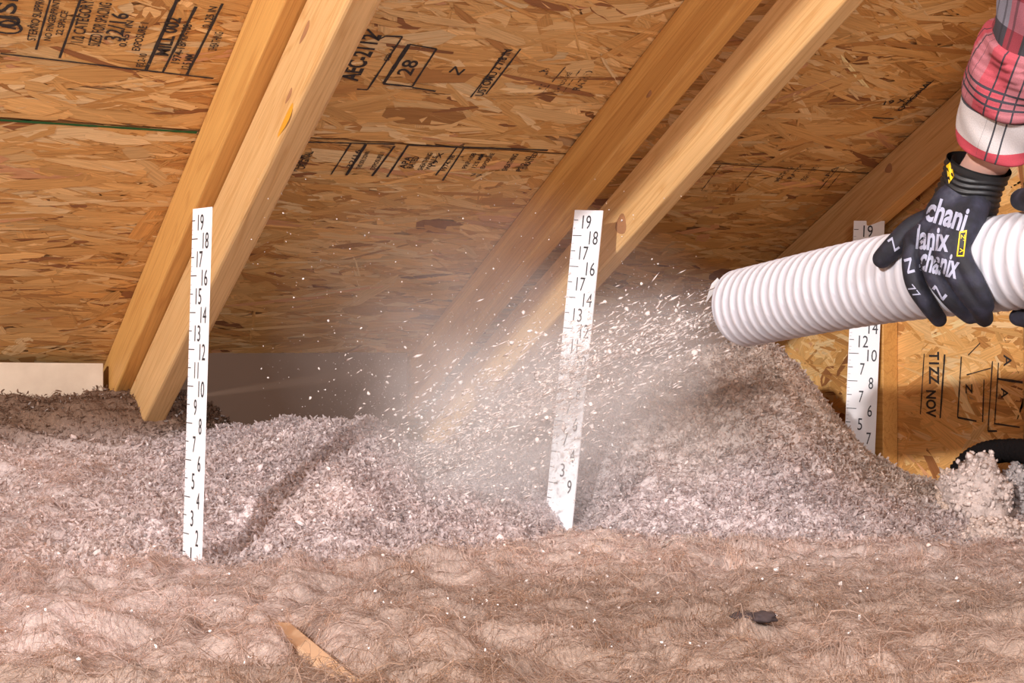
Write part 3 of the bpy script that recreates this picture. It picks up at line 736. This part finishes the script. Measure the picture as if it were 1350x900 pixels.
link('hose_wall', mesh_np('hose_wall', V, F, None, tone, True), m, hose)
inner = mat('hose_inside', (.32, .29, .28), .7)
Vi, Fi, _ = sweep([Vector(p) for p in HP[:160:4]], [HR - .004] * len(HP[:160:4]), 32, caps=False)
# rim joining the wall to the bore
fr0 = frames([Vector(p) for p in HP[:6]])[0]; Vr = []; Fr = []
for j in range(56):
    a = 2 * math.pi * j / 56; dv = fr0[1] * math.cos(a) + fr0[2] * math.sin(a)
    Vr += [fr0[0] + dv * hrad(0, a, 0), fr0[0] + dv * (HR - .004)]
for j in range(56): k2 = (j + 1) % 56; Fr.append((2 * j, 2 * j + 1, 2 * k2 + 1, 2 * k2))
link('bore', mesh_np('bore', Vi, [f[::-1] for f in Fi], smooth=True), inner, hose)
link('rim', mesh_np('rim', Vr, Fr, None, np.tile((.8, .78, .79), (len(Vr), 1))), m, hose)
# torn film lip at the mouth
tp = [px(946, 366, 2.10), px(938, 374, 2.11), px(934, 385, 2.12), px(931, 396, 2.13)]
V, F = [], []
for i, p in enumerate(tp):
    wd = (.010, .0085, .006, .0015)[i]; q2 = (Vector(E0) - p).normalized() * wd
    for z in (0, -.0008): V += [p + Vector((0, 0, z)), p + q2 + Vector((0, 0, z))]
for i in range(3):
    b = 4 * i; F += [(b, b + 1, b + 5, b + 4), (b + 2, b + 6, b + 7, b + 3), (b, b + 4, b + 6, b + 2), (b + 1, b + 3, b + 7, b + 5)]
link('torn_lip', mesh_np('torn_lip', V, F, None, np.tile((.8, .78, .79), (len(V), 1))), m, hose)

# ---------------------------------------------------------------- person
AX0, AXD = Vector(E0), dirn
def hose_hit(x, y, rad):
    """centre of a ball of radius rad lying on the hose under pixel x,y (or beside its outline when the ray misses)"""
    o = Vector((0, 0, CZ)); d = ray(x, y).normalized(); w0 = o - AX0
    a = d - AXD * d.dot(AXD); b = w0 - AXD * w0.dot(AXD); RR_ = HR + .0015 + rad
    A = a.dot(a); B = a.dot(b); C = b.dot(b) - RR_ * RR_; disc = B * B - A * C
    t = (-B - math.sqrt(disc)) / A if disc > 0 else -B / A
    return o + d * t
person = empty('person', cw(.93, 1.52, -.3)); tag(person, 'person in a red plaid shirt and black patterned work gloves gripping the white hose', 'person')
skin = mat('skin', (.72, .42, .34), .5, Subsurface_Weight=.15, Subsurface_Scale=.01)
glove_m = mat('glove_fabric', (.014, .014, .026), .75); g = N(glove_m); v = g.coord()
gn = g.noise(v, 42, 3); g.base(g.ramp(gn, [(.42, (.010, .010, .016)), (.60, (.022, .022, .040)), (.72, (.05, .05, .07))])); g.bump(g.noise(v, 600, 2), .4, .0006)
rubber = mat('cuff_rubber', (.012, .012, .013), .5); print_m = mat('glove_print', (.36, .37, .48), .8); yellow = mat('tab_yellow', (.85, .55, .01), .5)
def B_(x, y, r): return (hose_hit(x, y, r), r)
def D_(x, y, d, r): return (px(x, y, d), r)
LH = dict(
  index=[B_(1207, 318, .0135), B_(1203, 348, .0125), B_(1208, 376, .0118), B_(1224, 402, .0108), B_(1238, 421, .0095)],
  middle=[B_(1227, 331, .0138), B_(1232, 361, .0122), B_(1249, 386, .0118), B_(1265, 404, .0108), B_(1279, 417, .0095)],
  ring=[B_(1249, 335, .0140), B_(1262, 363, .0132), B_(1279, 388, .0126), B_(1292, 405, .0118), B_(1298, 420, .0102)],
  pinky=[B_(1261, 322, .0122), B_(1272, 348, .0110), B_(1286, 372, .0104), B_(1296, 391, .0098), B_(1301, 404, .0088)],
  thumb=[B_(1232, 288, .0150), B_(1205, 301, .0150), B_(1183, 321, .0140), B_(1163, 341, .0120)])
dpt = lambda p: (Vector(p) - Vector((0, 0, CZ))).dot(Vector((ST, CT, 0)))
wr = px(1284, 238, 1.735)
palm = [[(LH[f][0][0], LH[f][0][1] + .001), ((LH[f][0][0] + px(1249 + k * 10, 287, 1.70 - k * .004)) / 2, .0165), (px(1253 + k * 10, 278, 1.715 - k * .004), .0175), (wr + Vector((.004 * (k - 1), 0, 0)), .021)]
        for k, f in enumerate(('index', 'middle', 'ring', 'pinky'))]
palm.append([LH['thumb'][0], (px(1250, 268, 1.72), .019), (wr, .022)])
glove_me = tubes_to_skin('glove', list(LH.values()) + palm, .0021, 4)
glove = link('glove', glove_me, glove_m, person); glove['label'] = 'black work glove with pale grey lettering on its back'
bm = bmesh.new(); bm.from_mesh(glove_me); gb = BVHTree.FromBMesh(bm); bm.free()
def project(pts, tree, lift=.0006, extra=None):
    out = []
    for x, y in pts:
        h = tree.ray_cast(Vector((0, 0, CZ)), ray(x, y).normalized())
        out.append(None if h[0] is None else h[0] - ray(x, y).normalized() * lift)
    return out
def decal(name, polys2d, m, parent, tree, lift=.0006, label=None):
    V, F = [], []
    for pts, faces in polys2d:
        P = project(pts, tree, lift); n_ = {}
        for f in faces:
            if any(P[i] is None for i in f): continue
            ds = [dpt(P[i]) for i in f]
            if max(ds) - min(ds) > .012: continue
            for i in f:
                if i not in n_: n_[i] = len(V); V.append(P[i])
            F.append(tuple(n_[i] for i in f))
    if not F: return
    o = link(name, mesh_np(name, V, F), m, parent)
    if label: o['label'] = label
def txt2d(s, cx, cy, ang, h, wd, shear=0.0):
    co, fs, size = GL[s]; ca, sa = math.cos(ang), math.sin(ang)
    bm = bmesh.new(); vs = [bm.verts.new((p[0] * wd / size[0], p[1] * h / size[1], 0)) for p in co]
    for f in fs:
        try: bm.faces.new([vs[i] for i in f])
        except ValueError: pass
    bmesh.ops.triangulate(bm, faces=bm.faces[:])
    for _ in range(2):
        e = [e for e in bm.edges if e.calc_length() > 4]
        if e: bmesh.ops.subdivide_edges(bm, edges=e, cuts=1); bmesh.ops.triangulate(bm, faces=bm.faces[:])
    bm.verts.ensure_lookup_table(); bm.verts.index_update()
    pts = []
    for q_ in bm.verts:
        x, y = q_.co.x + shear * q_.co.y, q_.co.y
        pts.append((cx + x * ca + y * sa, cy + x * sa - y * ca))
    fs2 = [tuple(q_.index for q_ in f.verts) for f in bm.faces]; bm.free()
    return pts, fs2
def rect2d(c, n_=6, m_=3):
    (x0, y0), (x1, y1), (x2, y2), (x3, y3) = c; pts = []; fs = []
    for j in range(m_ + 1):
        for i in range(n_ + 1):
            s, t = i / n_, j / m_
            pts.append(((x0 * (1 - s) + x1 * s) * (1 - t) + (x3 * (1 - s) + x2 * s) * t, (y0 * (1 - s) + y1 * s) * (1 - t) + (y3 * (1 - s) + y2 * s) * t))
    for j in range(m_):
        for i in range(n_): a = j * (n_ + 1) + i; fs.append((a, a + 1, a + n_ + 2, a + n_ + 1))
    return pts, fs
for a_ in (('chani', 1249, 282, .30, 34, 54), ('lanix', 1230, 314, .10, 33, 43), ('chanix', 1239, 346, .24, 33, 52), ('Z', 1178, 322, -.6, 18, 9), ('N', 1199, 350, 1.3, 10, 20), ('77', 1205, 384, .9, 9, 18), ('N', 1238, 386, .7, 9, 22)):
    decal('lettering', [txt2d(*a_)], print_m, glove, gb)
decal('brand_tab', [rect2d(((1265, 305), (1275, 303), (1271, 338), (1261, 338)))], yellow, glove, gb, .0008, 'small yellow edged tab')
decal('tab_center', [rect2d(((1266.5, 307), (1273, 306), (1269.5, 336), (1263, 336)))], rubber, glove, gb, .0012)
decal('tab_print', [txt2d('V', 1268, 330, -1.5, 5, 6), txt2d('A', 1268.5, 321, -1.5, 5, 6), txt2d('Z', 1269.5, 312, -1.5, 5, 6)], yellow, glove, gb, .0015)
# glove cuff: ribbed rubber band
c0, c1 = px(1273, 268, 1.735), px(1291, 216, 1.712)
ca = (c1 - c0).normalized(); cp = [c0 + (c1 - c0) * t for t in np.linspace(-.1, 1.0, 40)]
def crad(i, a, L): return .0345 + .0015 * math.sin(L * 900 + 2.5 * math.sin(3 * a)) * (1 if 4 < i < 34 else 0) + .003 * sstep(0, 1, abs(i - 20) / 20)
V, F, UV = sweep(cp, crad, 48, caps=False)
V2, F2, _ = sweep(cp[::-1], [.0315] * 40, 48, caps=False)
n_ = len(V); F = F + [tuple(i + n_ for i in f) for f in F2]
cuff = link('cuff', mesh_np('cuff', V + V2, F, smooth=True), rubber, glove)
bm = bmesh.new(); bm.from_mesh(cuff.data); cb = BVHTree.FromBMesh(bm); bm.free()
decal('wrist_tab', [rect2d(((1246, 206), (1252, 203), (1258, 232), (1251, 242)))], yellow, cuff, cb, .0015, 'bright yellow pull tab')

# second hand, further back on the hose
RHc = dict(thumb=[B_(1392, 262, .0145), B_(1368, 262, .0145), B_(1347, 263, .0130)],
  index=[D_(1420, 360, 1.66, .0135), D_(1400, 405, 1.66, .0125), D_(1372, 421, 1.67, .0115), D_(1342, 418, 1.70, .0105)],
  middle=[D_(1432, 362, 1.63, .0135), D_(1422, 412, 1.63, .0125), D_(1396, 432, 1.64, .0115), D_(1368, 430, 1.67, .0105)],
  ring=[D_(1446, 362, 1.61, .0130), D_(1442, 415, 1.60, .0120), D_(1420, 438, 1.61, .0110), D_(1395, 436, 1.64, .010)],
  pinky=[D_(1458, 358, 1.60, .0115), D_(1460, 408, 1.58, .0105), D_(1442, 432, 1.58, .0098), D_(1420, 434, 1.61, .009)])
wr2 = px(1500, 300, 1.68)
palm2 = [[RHc[f][0], (px(1455, 325, 1.66), .020), (wr2, .023)] for f in ('index', 'middle', 'ring', 'pinky', 'thumb')]
glove2 = link('glove', tubes_to_skin('glove_right', list(RHc.values()) + palm2, .003, 3), glove_m, person)
arm = lambda t: Vector(smooth_path([px(1306, 206, 1.700)[:], px(1319, 168, 1.675)[:], px(1338, 105, 1.632)[:], px(1371, 15, 1.575)[:], px(1400, -85, 1.51)[:]], 101)[int(round(t * 100))])
# the body beyond the frame: one continuous figure kneeling on the joists
L_el = px(1398, -85, 1.51); L_sh = cw(.80, 1.42, .50); R_sh = cw(.985, 1.72, .50); R_el = cw(.90, 1.80, .26)
neck = cw(.885, 1.565, .56); head = cw(.845, 1.59, .70); hip = cw(1.02, 1.48, -.02); kneeL, kneeR = cw(.85, 1.44, -.27), cw(.95, 1.66, -.27)
footL, footR = cw(1.14, 1.22, -.30), cw(1.20, 1.40, -.30)
body_ch = [[(wr, .024)] + [(arm(t_ / 10), .0262 + .0008 * t_) for t_ in range(0, 11, 2)] + [(L_el * .6 + L_sh * .4, .04), (L_sh, .05)],
           [(wr2, .024), (R_el, .038), (R_sh, .052)],
           [(L_sh, .055), (neck - Vector((0, 0, .05)), .07), (R_sh, .055)], [(neck - Vector((0, 0, .05)), .05), (head - Vector((0, 0, .05)), .05)],
           [(neck - Vector((0, 0, .08)), .10), ((neck + hip) / 2, .12), (hip, .125)],
           [(hip, .09), (kneeL, .062), (footL, .042)], [(hip, .09), (kneeR, .062), (footR, .042)]]
fd = (cw(-.85, .5, 0) - cw(0, 0, 0)).normalized(); ld = Vector((0, 0, 1)).cross(fd)
blobs = [(head, .088, Matrix.Diagonal((.88, .95, 1.2, 1))), (head + fd * .085 - Vector((0, 0, .01)), .016, Matrix.Diagonal((1, 1, 1.4, 1))), (head + fd * .07 - Vector((0, 0, .07)), .03, None),
         (head + ld * .078, .02, None), (head - ld * .078, .02, None)]
link('body', tubes_to_skin('body', body_ch, .008, 3, blobs), skin, person)
plaid = mat('plaid_flannel', (.4, .05, .06), .85); g = N(plaid); v = g.coord()
sp = g.n('ShaderNodeSeparateXYZ'); g.l(v, sp.inputs[0])
def stripes(g, val, freq, duty, off=0.0): return g.math('LESS_THAN', g.math('FRACT', g.math('ADD', g.math('MULTIPLY', val, freq), off)), duty)
c = g.mix((.35, .03, .045), (.03, .028, .034), stripes(g, sp.outputs[2], 14, .4), 'MIX'); c = g.mix(c, (.03, .028, .034), g.math('MULTIPLY', stripes(g, sp.outputs[0], 14, .4), .6), 'MIX'); g.base(c)
link('shirt', tubes_to_skin('shirt', [[(c_[0], c_[1] + .014) for c_ in ch] for ch in ([(px(1392, -66, 1.522), .043), (L_el, .045), (L_sh, .055)], [(cw(.80, 1.76, .2), .036), (R_el, .042), (R_sh, .055)], body_ch[2], body_ch[4])], .008, 4), plaid, person)
jeans = mat('denim', (.06, .085, .16), .85); link('jeans', tubes_to_skin('jeans', [[(c_[0], c_[1] + .012) for c_ in ch] for ch in body_ch[5:7]], .01, 4, [(hip, .142, None)]), jeans, person)
for f_, k_ in ((footL, kneeL), (footR, kneeR)):
    dd = (f_ - k_).normalized(); link('boot', tubes_to_skin('boot', [[(f_ - dd * .05, .055), (f_ + dd * .04, .05), (f_ + dd * .10 + Vector((0, 0, .03)), .042)]], .008, 4), mat('boot_leather', (.10, .055, .03), .6), person)
link('hair', tubes_to_skin('hair', [], .006, 3, [(head - fd * .022 + Vector((0, 0, .03)), .088, Matrix.Diagonal((.92, .97, 1.08, 1)))]), mat('hair_brown', (.05, .03, .02), .7), person)

# left sleeve: forearm sleeve and two rolled turns, plaid from uv
def plaid_uv(name, ground_c, red, dark, kind):
    m = mat(name, ground_c, .9); g = N(m); uv = g.n('ShaderNodeUVMap').outputs[0]; s = g.n('ShaderNodeSeparateXYZ'); g.l(uv, s.inputs[0]); U, W_ = s.outputs[0], s.outputs[1]
    if kind == 'white':
        c = g.mix(ground_c, red, g.math('LESS_THAN', W_, .019), 'MIX')
        c = g.mix(c, dark, g.math('MULTIPLY', stripes(g, U, 26, .17, .1), g.math('LESS_THAN', g.math('FRACT', g.math('ADD', g.math('MULTIPLY', U, 4), .3)), .36)), 'MIX')
        c = g.mix(c, dark, g.math('LESS_THAN', g.math('ABSOLUTE', g.math('SUBTRACT', W_, .062)), .003), 'MIX')
    elif kind == 'red':
        c = g.mix(ground_c, red, g.math('MULTIPLY', stripes(g, U, 5, .5, .2), .75), 'MIX')
        c = g.mix(c, dark, g.math('MULTIPLY', stripes(g, U, 22, .14), g.math('LESS_THAN', g.math('FRACT', g.math('ADD', g.math('MULTIPLY', U, 5), .0)), .6)), 'MIX')
        c = g.mix(c, dark, g.math('MULTIPLY', stripes(g, W_, 130, .30), g.math('LESS_THAN', g.math('ABSOLUTE', g.math('SUBTRACT', W_, .026)), .012)), 'MIX')
    else:
        c = g.mix(ground_c, dark, g.math('MULTIPLY', stripes(g, W_, 12, .5, .95), .85), 'MIX')
        c = g.mix(c, red, g.math('MULTIPLY', stripes(g, U, 5, .35, .1), .55), 'MIX')
        c = g.mix(c, dark, g.math('MULTIPLY', stripes(g, U, 20, .2), .6), 'MIX')
    tw = g.noise(g.scale(uv, (300, 900, 1)), 1, 2); c = g.mix(c, g.ramp(tw, [(.3, (.78, .76, .76)), (.7, (1.06, 1.06, 1.06))])); g.base(c); g.bump(tw, .3, .001)
    return m
def cloth_tube(name, t0, t1, r0, r1, m, seed, roll0=.010, roll1=.0, n=36, folds=.0022):
    P = [arm(t0 + (t1 - t0) * i / (n - 1)) for i in range(n)]
    def rad(i, a, L):
        t = i / (n - 1); e0 = min(1, i / 4); e1 = min(1, (n - 1 - i) / 4)
        return r0 + (r1 - r0) * t - roll0 * (1 - math.sqrt(max(0, 1 - (1 - e0) ** 2))) - roll1 * (1 - math.sqrt(max(0, 1 - (1 - e1) ** 2))) + folds * math.sin(2 * a + seed + 5 * t) + folds * .6 * math.sin(5 * a + 2 * seed + 11 * t)
    V, F, UV = sweep(P, rad, 48, caps=False)
    Vb, Fb, UVb = sweep(P[::-1], [r0 - .012] * n, 48, caps=False); k_ = len(V)
    F = F + [tuple(i + k_ for i in f) for f in Fb]
    # close both rims
    F += [(j, k_ + (n - 1) * 48 + ((-j) % 48), k_ + (n - 1) * 48 + ((-j - 1) % 48), (j + 1) % 48) for j in range(0)]
    return link(name, mesh_np(name, V + Vb, F, UV + UVb, smooth=True), m, person)
cloth_tube('rolled_cuff', .11, .48, .0475, .0490, plaid_uv('white_plaid', (.56, .52, .51), (.50, .06, .085), (.05, .05, .06), 'white'), 1.0, .010, .004)['label'] = 'whitish inside of the rolled cuff with red band'
cloth_tube('rolled_cuff', .41, .66, .0525, .0500, plaid_uv('red_plaid', (.36, .12, .14), (.42, .04, .06), (.035, .03, .04), 'red'), 2.2, .012, .008)['label'] = 'red checked upper turn of the rolled cuff'
cloth_tube('sleeve', .60, 1.0, .0415, .052, plaid_uv('grey_plaid', (.22, .22, .27), (.45, .03, .05), (.025, .023, .028), 'grey'), .4, .004, 0)['label'] = 'grey, black and red plaid sleeve'

# ---------------------------------------------------------------- things lying in the insulation
black = mat('black_tube', (.010, .008, .008), .95, Specular_IOR_Level=.1); g = N(black); g.bump(g.noise(g.coord(), 260, 3), .8, .003)
P = smooth_path([px(1243, 668, 2.47)[:], px(1266, 622, 2.46)[:], px(1290, 601, 2.44)[:], px(1325, 594, 2.40)[:], px(1362, 600, 2.34)[:], px(1386, 640, 2.28)[:], px(1392, 720, 2.24)[:]], 90)
V, F, _ = sweep([Vector(p) for p in P], lambda i, a, L: .0185 + .0014 * math.sin(L * 900), 24)
tag(link('flexible_tube', mesh_np('flexible_tube', V, F, smooth=True), black), 'black flexible tube arching out of the insulation by the gable wall', 'tube')

def clump(c, rx, ry, rz, lab, seed, tone, nfib=0, disp=.35):
    bm = bmesh.new(); bmesh.ops.create_icosphere(bm, subdivisions=4, radius=1.0)
    from mathutils import noise as mn
    for v_ in bm.verts:
        d = v_.co.normalized(); p = d * 1.6 + Vector((seed, 0, 0))
        k = 1 + disp * mn.noise(p) + disp * .5 * mn.noise(p * 2.6) + .14 * mn.noise(p * 6) + .10 * mn.noise(p * 13)
        v_.co = Vector((d.x * rx * k, d.y * ry * k, d.z * rz * k))
    me = bpy.data.meshes.new('insulation_clump'); bm.to_mesh(me); bm.free()
    co = np.array([v_.co[:] for v_ in me.vertices])
    t = np.clip(np.array(tone) * (1 + .2 * vnoise(co[:, 0] * 90 + 50, co[:, 2] * 90 + 50, seed)[:, None]), .03, .9)
    a = me.color_attributes.new('tone', 'FLOAT_COLOR', 'POINT'); cc = np.ones((len(co), 4), np.float32); cc[:, :3] = t; a.data.foreach_set('color', cc.ravel())
    me.polygons.foreach_set('use_smooth', np.ones(len(me.polygons), bool))
    o = link('insulation_clump', me, M['insul']); o.location = c
    tag(o, lab, 'insulation', 'large insulation clumps')
    # crumbs stuck to it
    rr = np.random.default_rng(seed); pick = rr.integers(0, len(co), 900)
    sz = np.clip(rr.lognormal(math.log(.0030), .4, 900), .0012, .007)
    V, Fc, Tc = crumbs(co[pick] + np.array(c[:]), sz, np.clip(np.array(tone) * rr.normal(1.05, .16, (900, 1)), .03, .9), rr)
    x = link('insulation_crumb', mesh_np('insulation_crumb', V, Fc, None, Tc, True), M['crumb'], o); x['kind'] = 'stuff'
    return o
clump(px(1290, 660, 2.33), .050, .05, .066, 'tall pale insulation clump in front of the black tube at the right edge', 3, (.60, .51, .47))
clump(px(1254, 652, 2.36), .018, .02, .038, 'thin upright insulation shred left of the tall clump', 9, (.60, .48, .40))
clump(px(1316, 708, 2.18), .050, .045, .026, 'low rounded insulation wad at the foot of the tall clump', 14, (.60, .50, .45), disp=.2)
clump(px(1345, 650, 2.36), .030, .03, .045, 'greyish insulation clump at the right edge beside the tall one', 17, (.42, .38, .37))
def scrap(x, y, d, rx, ry, rz, lab, seed, rot, c=(.045, .030, .030)):
    bm = bmesh.new(); bmesh.ops.create_icosphere(bm, subdivisions=3, radius=1.0)
    from mathutils import noise as mn
    for v_ in bm.verts:
        k = 1 + .4 * mn.noise(v_.co * 1.7 + Vector((seed, 0, 0))); v_.co = Vector((v_.co.x * rx * k, v_.co.y * ry * k, v_.co.z * rz * k))
    me = bpy.data.meshes.new('dark_scrap'); bm.to_mesh(me); bm.free(); me.polygons.foreach_set('use_smooth', np.ones(len(me.polygons), bool))
    R0 = (x - CX) / FPX * d; zg, _ = ground(np.array([R0]), np.array([d])); p = cw(R0, d, float(zg[0]) + rz * .6 + .006)
    o = link('dark_scrap', me, mat('scrap_' + str(seed), c, .9)); o.location = p; o.rotation_euler = (0, .1, -TH + rot)
    tag(o, lab, 'debris', 'dark scraps in the wool')
scrap(990, 828, 1.52, .020, .012, .005, 'dark brown scrap lying on the wool, upper one of the near right', 5, .1)
scrap(1008, 852, 1.47, .014, .010, .006, 'dark brown scrap lying on the wool just below the largest scrap', 6, .5)
scrap(1068, 876, 1.42, .016, .010, .005, 'small blackish scrap nearest the bottom edge of the picture', 8, .4)
# wooden joist edge showing through the wool at lower left
P0, P1 = cw(-.250, 1.59, -.302), cw(-.107, 1.20, -.300)
dd = (P1 - P0).normalized(); sd = dd.cross(Vector((0, 0, 1))).normalized(); up = sd.cross(dd)
fr = Matrix.Translation((P0 + P1) / 2) @ Matrix((sd, dd, up)).transposed().to_4x4(); hl = (P1 - P0).length / 2
tag(link('joist', box_mesh('joist', (-.011, -hl, -.2), (.011, hl, .012), .003), mat('dusty_joist', (.60, .41, .26), .8), None, fr), 'tan wooden joist edge showing through the wool at lower left', 'joist')

# ---------------------------------------------------------------- the spray
J0, J1 = Vector(E0), px(545, 640, 2.42)
r = np.random.default_rng(99)
jd = (J1 - J0); JL = jd.length; jn = jd.normalized(); ju = jn.orthogonal().normalized(); jv = jn.cross(ju)
def jet_pts(n, spread0, spread1, tpow=1.0):
    t = r.random(n) ** tpow; rad = (spread0 + (spread1 - spread0) * t) * np.abs(r.normal(0, .55, n)); a = r.uniform(0, 2 * math.pi, n)
    sag = .035 * np.sin(math.pi * t)
    P = np.array(J0)[None] + np.array(jd)[None] * t[:, None] + (np.array(ju)[None] * np.cos(a)[:, None] + np.array(jv)[None] * np.sin(a)[:, None]) * rad[:, None]
    P[:, 2] += sag; return P, t
def above(P):
    R = CT * P[:, 0] - ST * P[:, 1]; F = ST * P[:, 0] + CT * P[:, 1]; z, _ = ground(R, F); return P[:, 2] > z + CZ + .004
P, t = jet_pts(2200, .03, .20, .62); k_ = above(P); P, t = P[k_], t[k_]
sz = np.clip(r.lognormal(math.log(.0015), .5, len(P)), .0006, .0055)
tn = np.array((.82, .73, .69)) * r.normal(1, .12, (len(P), 1))
V, Fc, Tc = crumbs(P, sz, np.clip(tn, .05, .92), r)
V = list(V); Vn = np.array(V)
fly = link('flying_insulation', mesh_np('flying_insulation', Vn, Fc, None, Tc, True), M['crumb'])
tag(fly, 'pale insulation bits flying from the hose mouth towards the middle pile', 'insulation', kind='stuff')
# the finest fluff of the stream
P, t = jet_pts(38000, .035, .26, .7); k_ = above(P); P, t = P[k_], t[k_]; n = len(P)
TV = np.array([(1, 1, 1), (-1, -1, 1), (-1, 1, -1), (1, -1, -1)], float) / 1.73; TF = np.array([(0, 1, 2), (0, 3, 1), (0, 2, 3), (1, 3, 2)])
IV, IF = TV, TF
V, Fc, Tc = crumbs(P, np.clip(r.lognormal(math.log(.00052), .4, n), .0002, .0018), np.tile((.63, .56, .54), (n, 1)), r)
IV, IF = _iv, _if
o = link('flying_fluff', mesh_np('flying_fluff', V, Fc, None, Tc), M['crumb'], fly); o['kind'] = 'stuff'
# shreds drawn out along the stream
P, t = jet_pts(2100, .03, .18, .75); k_ = above(P); P, t = P[k_], t[k_]; n = len(P)
Lf = np.clip(r.lognormal(math.log(.013), .5, n), .004, .040); wf = np.clip(r.lognormal(math.log(.0011), .4, n), .0005, .003)
dv = np.array(jn)[None] + r.normal(0, .16, (n, 3)); dv /= np.linalg.norm(dv, axis=1)[:, None]; sv = np.cross(dv, r.normal(size=(n, 3))); sv /= np.linalg.norm(sv, axis=1)[:, None]; tv = np.cross(dv, sv)
V = np.stack([P - dv * Lf[:, None] / 2, P + sv * wf[:, None], P + tv * wf[:, None], P - sv * wf[:, None], P - tv * wf[:, None], P + dv * Lf[:, None] / 2], 1).reshape(-1, 3)
b = (np.arange(n) * 6)[:, None]; Fq = np.concatenate([np.stack([b[:, 0] + i for i in f], -1) for f in ((0, 2, 1), (0, 3, 2), (0, 4, 3), (0, 1, 4), (5, 1, 2), (5, 2, 3), (5, 3, 4), (5, 4, 1))])
o = link('flying_shred', mesh_np('flying_shred', V, Fq, None, np.repeat(np.clip(np.array((.78, .69, .65)) * r.normal(1, .12, (n, 1)), .05, .92), 6, 0)), M['crumb'], fly); o['kind'] = 'stuff'
# motes drifting in the air of the middle bay
n = 420; xs = r.uniform(330, 900, n); ys = r.uniform(230, 560, n); ds = r.uniform(1.9, 2.5, n)
P = np.array([px(a, b_, c_)[:] for a, b_, c_ in zip(xs, ys, ds)]); k_ = above(P); P = P[k_]
V, Fc, Tc = crumbs(P, np.clip(r.lognormal(math.log(.00065), .45, len(P)), .0003, .002), np.tile((.8, .74, .7), (len(P), 1)), r)
o = link('floating_mote', mesh_np('floating_mote', V, Fc, None, Tc, True), M['crumb'], fly); o['kind'] = 'stuff'

# dust hanging in the air: scattering volumes around the stream
def dust(name, frame, sx, sy, sz, dens, colr, lab, stretch, seed, power=1.5, cone=False):
    bm = bmesh.new()
    bmesh.ops.create_icosphere(bm, subdivisions=3, radius=1.0)
    me = bpy.data.meshes.new(name); bm.to_mesh(me); bm.free()
    m = bpy.data.materials.new(name); m.use_nodes = True; t = m.node_tree; t.nodes.remove(t.nodes['Principled BSDF'])
    class G(N):
        def __init__(self): self.t = t; self.b = None
    g = G(); v = g.coord('Object'); out = t.nodes['Material Output']
    ln_ = g.n('ShaderNodeVectorMath', operation='LENGTH')
    if cone:
        # stream: narrow at +x (mouth), wide at -x
        s = g.n('ShaderNodeSeparateXYZ'); g.l(v, s.inputs[0]); wx = g.math('MULTIPLY_ADD', s.outputs[0], -.36, .62)
        cb_ = g.n('ShaderNodeCombineXYZ'); g.l(g.math('DIVIDE', s.outputs[1], wx), cb_.inputs[1]); g.l(g.math('DIVIDE', s.outputs[2], wx), cb_.inputs[2])
        g.l(cb_.outputs[0], ln_.inputs[0])
        ends = g.math('MULTIPLY', g.math('SMOOTH_MIN', g.math('MULTIPLY', g.math('SUBTRACT', 1.0, s.outputs[0]), 3.0), 1.0, .3), g.math('SMOOTH_MIN', g.math('MULTIPLY', g.math('ADD', 1.0, s.outputs[0]), 1.6), 1.0, .3))
        fall = g.math('MULTIPLY', g.math('POWER', g.math('MAXIMUM', g.math('SUBTRACT', 1.0, ln_.outputs['Value']), 0.0), power), g.math('MAXIMUM', ends, 0.0))
    else:
        g.l(v, ln_.inputs[0]); fall = g.math('POWER', g.math('MAXIMUM', g.math('SUBTRACT', 1.0, ln_.outputs['Value']), 0.0), power)
    nz = g.noise(g.scale(v, stretch), 1.0, 4, .6); nz = g.math('MAXIMUM', g.math('MULTIPLY_ADD', nz, 2.6, -.75), .05)
    vol = g.n('ShaderNodeVolumeScatter'); vol.inputs['Color'].default_value = (*colr, 1); vol.inputs['Anisotropy'].default_value = -.35
    g.l(g.math('MULTIPLY', g.math('MULTIPLY', fall, nz), dens), vol.inputs['Density']); g.l(vol.outputs[0], out.inputs['Volume'])
    o = link(name, me, m, None, frame @ Matrix.Diagonal((sx, sy, sz, 1))); tag(o, lab, 'dust', kind='stuff')
    return o
cmid = J0 + jd * .52; fr = Matrix.Translation(cmid) @ Matrix((-jn, ju, jv)).transposed().to_4x4()
dust('spray_dust', fr, JL * .56, .27, .27, 6.5, (.97, .90, .88), 'whitish dust plume streaming from the hose mouth to the pile', (3.0, 8, 8), 1, 1.3, True)
dust('dust_haze', Matrix.Translation(px(700, 500, 2.40)) @ Matrix.Rotation(-TH, 4, 'Z') @ Matrix.Rotation(.45, 4, 'Y'), .46, .30, .32, 2.4, (.95, .84, .79), 'thin brownish dust haze hanging over the middle bay', (2.2, 2.2, 2.2), 2, 1.0)
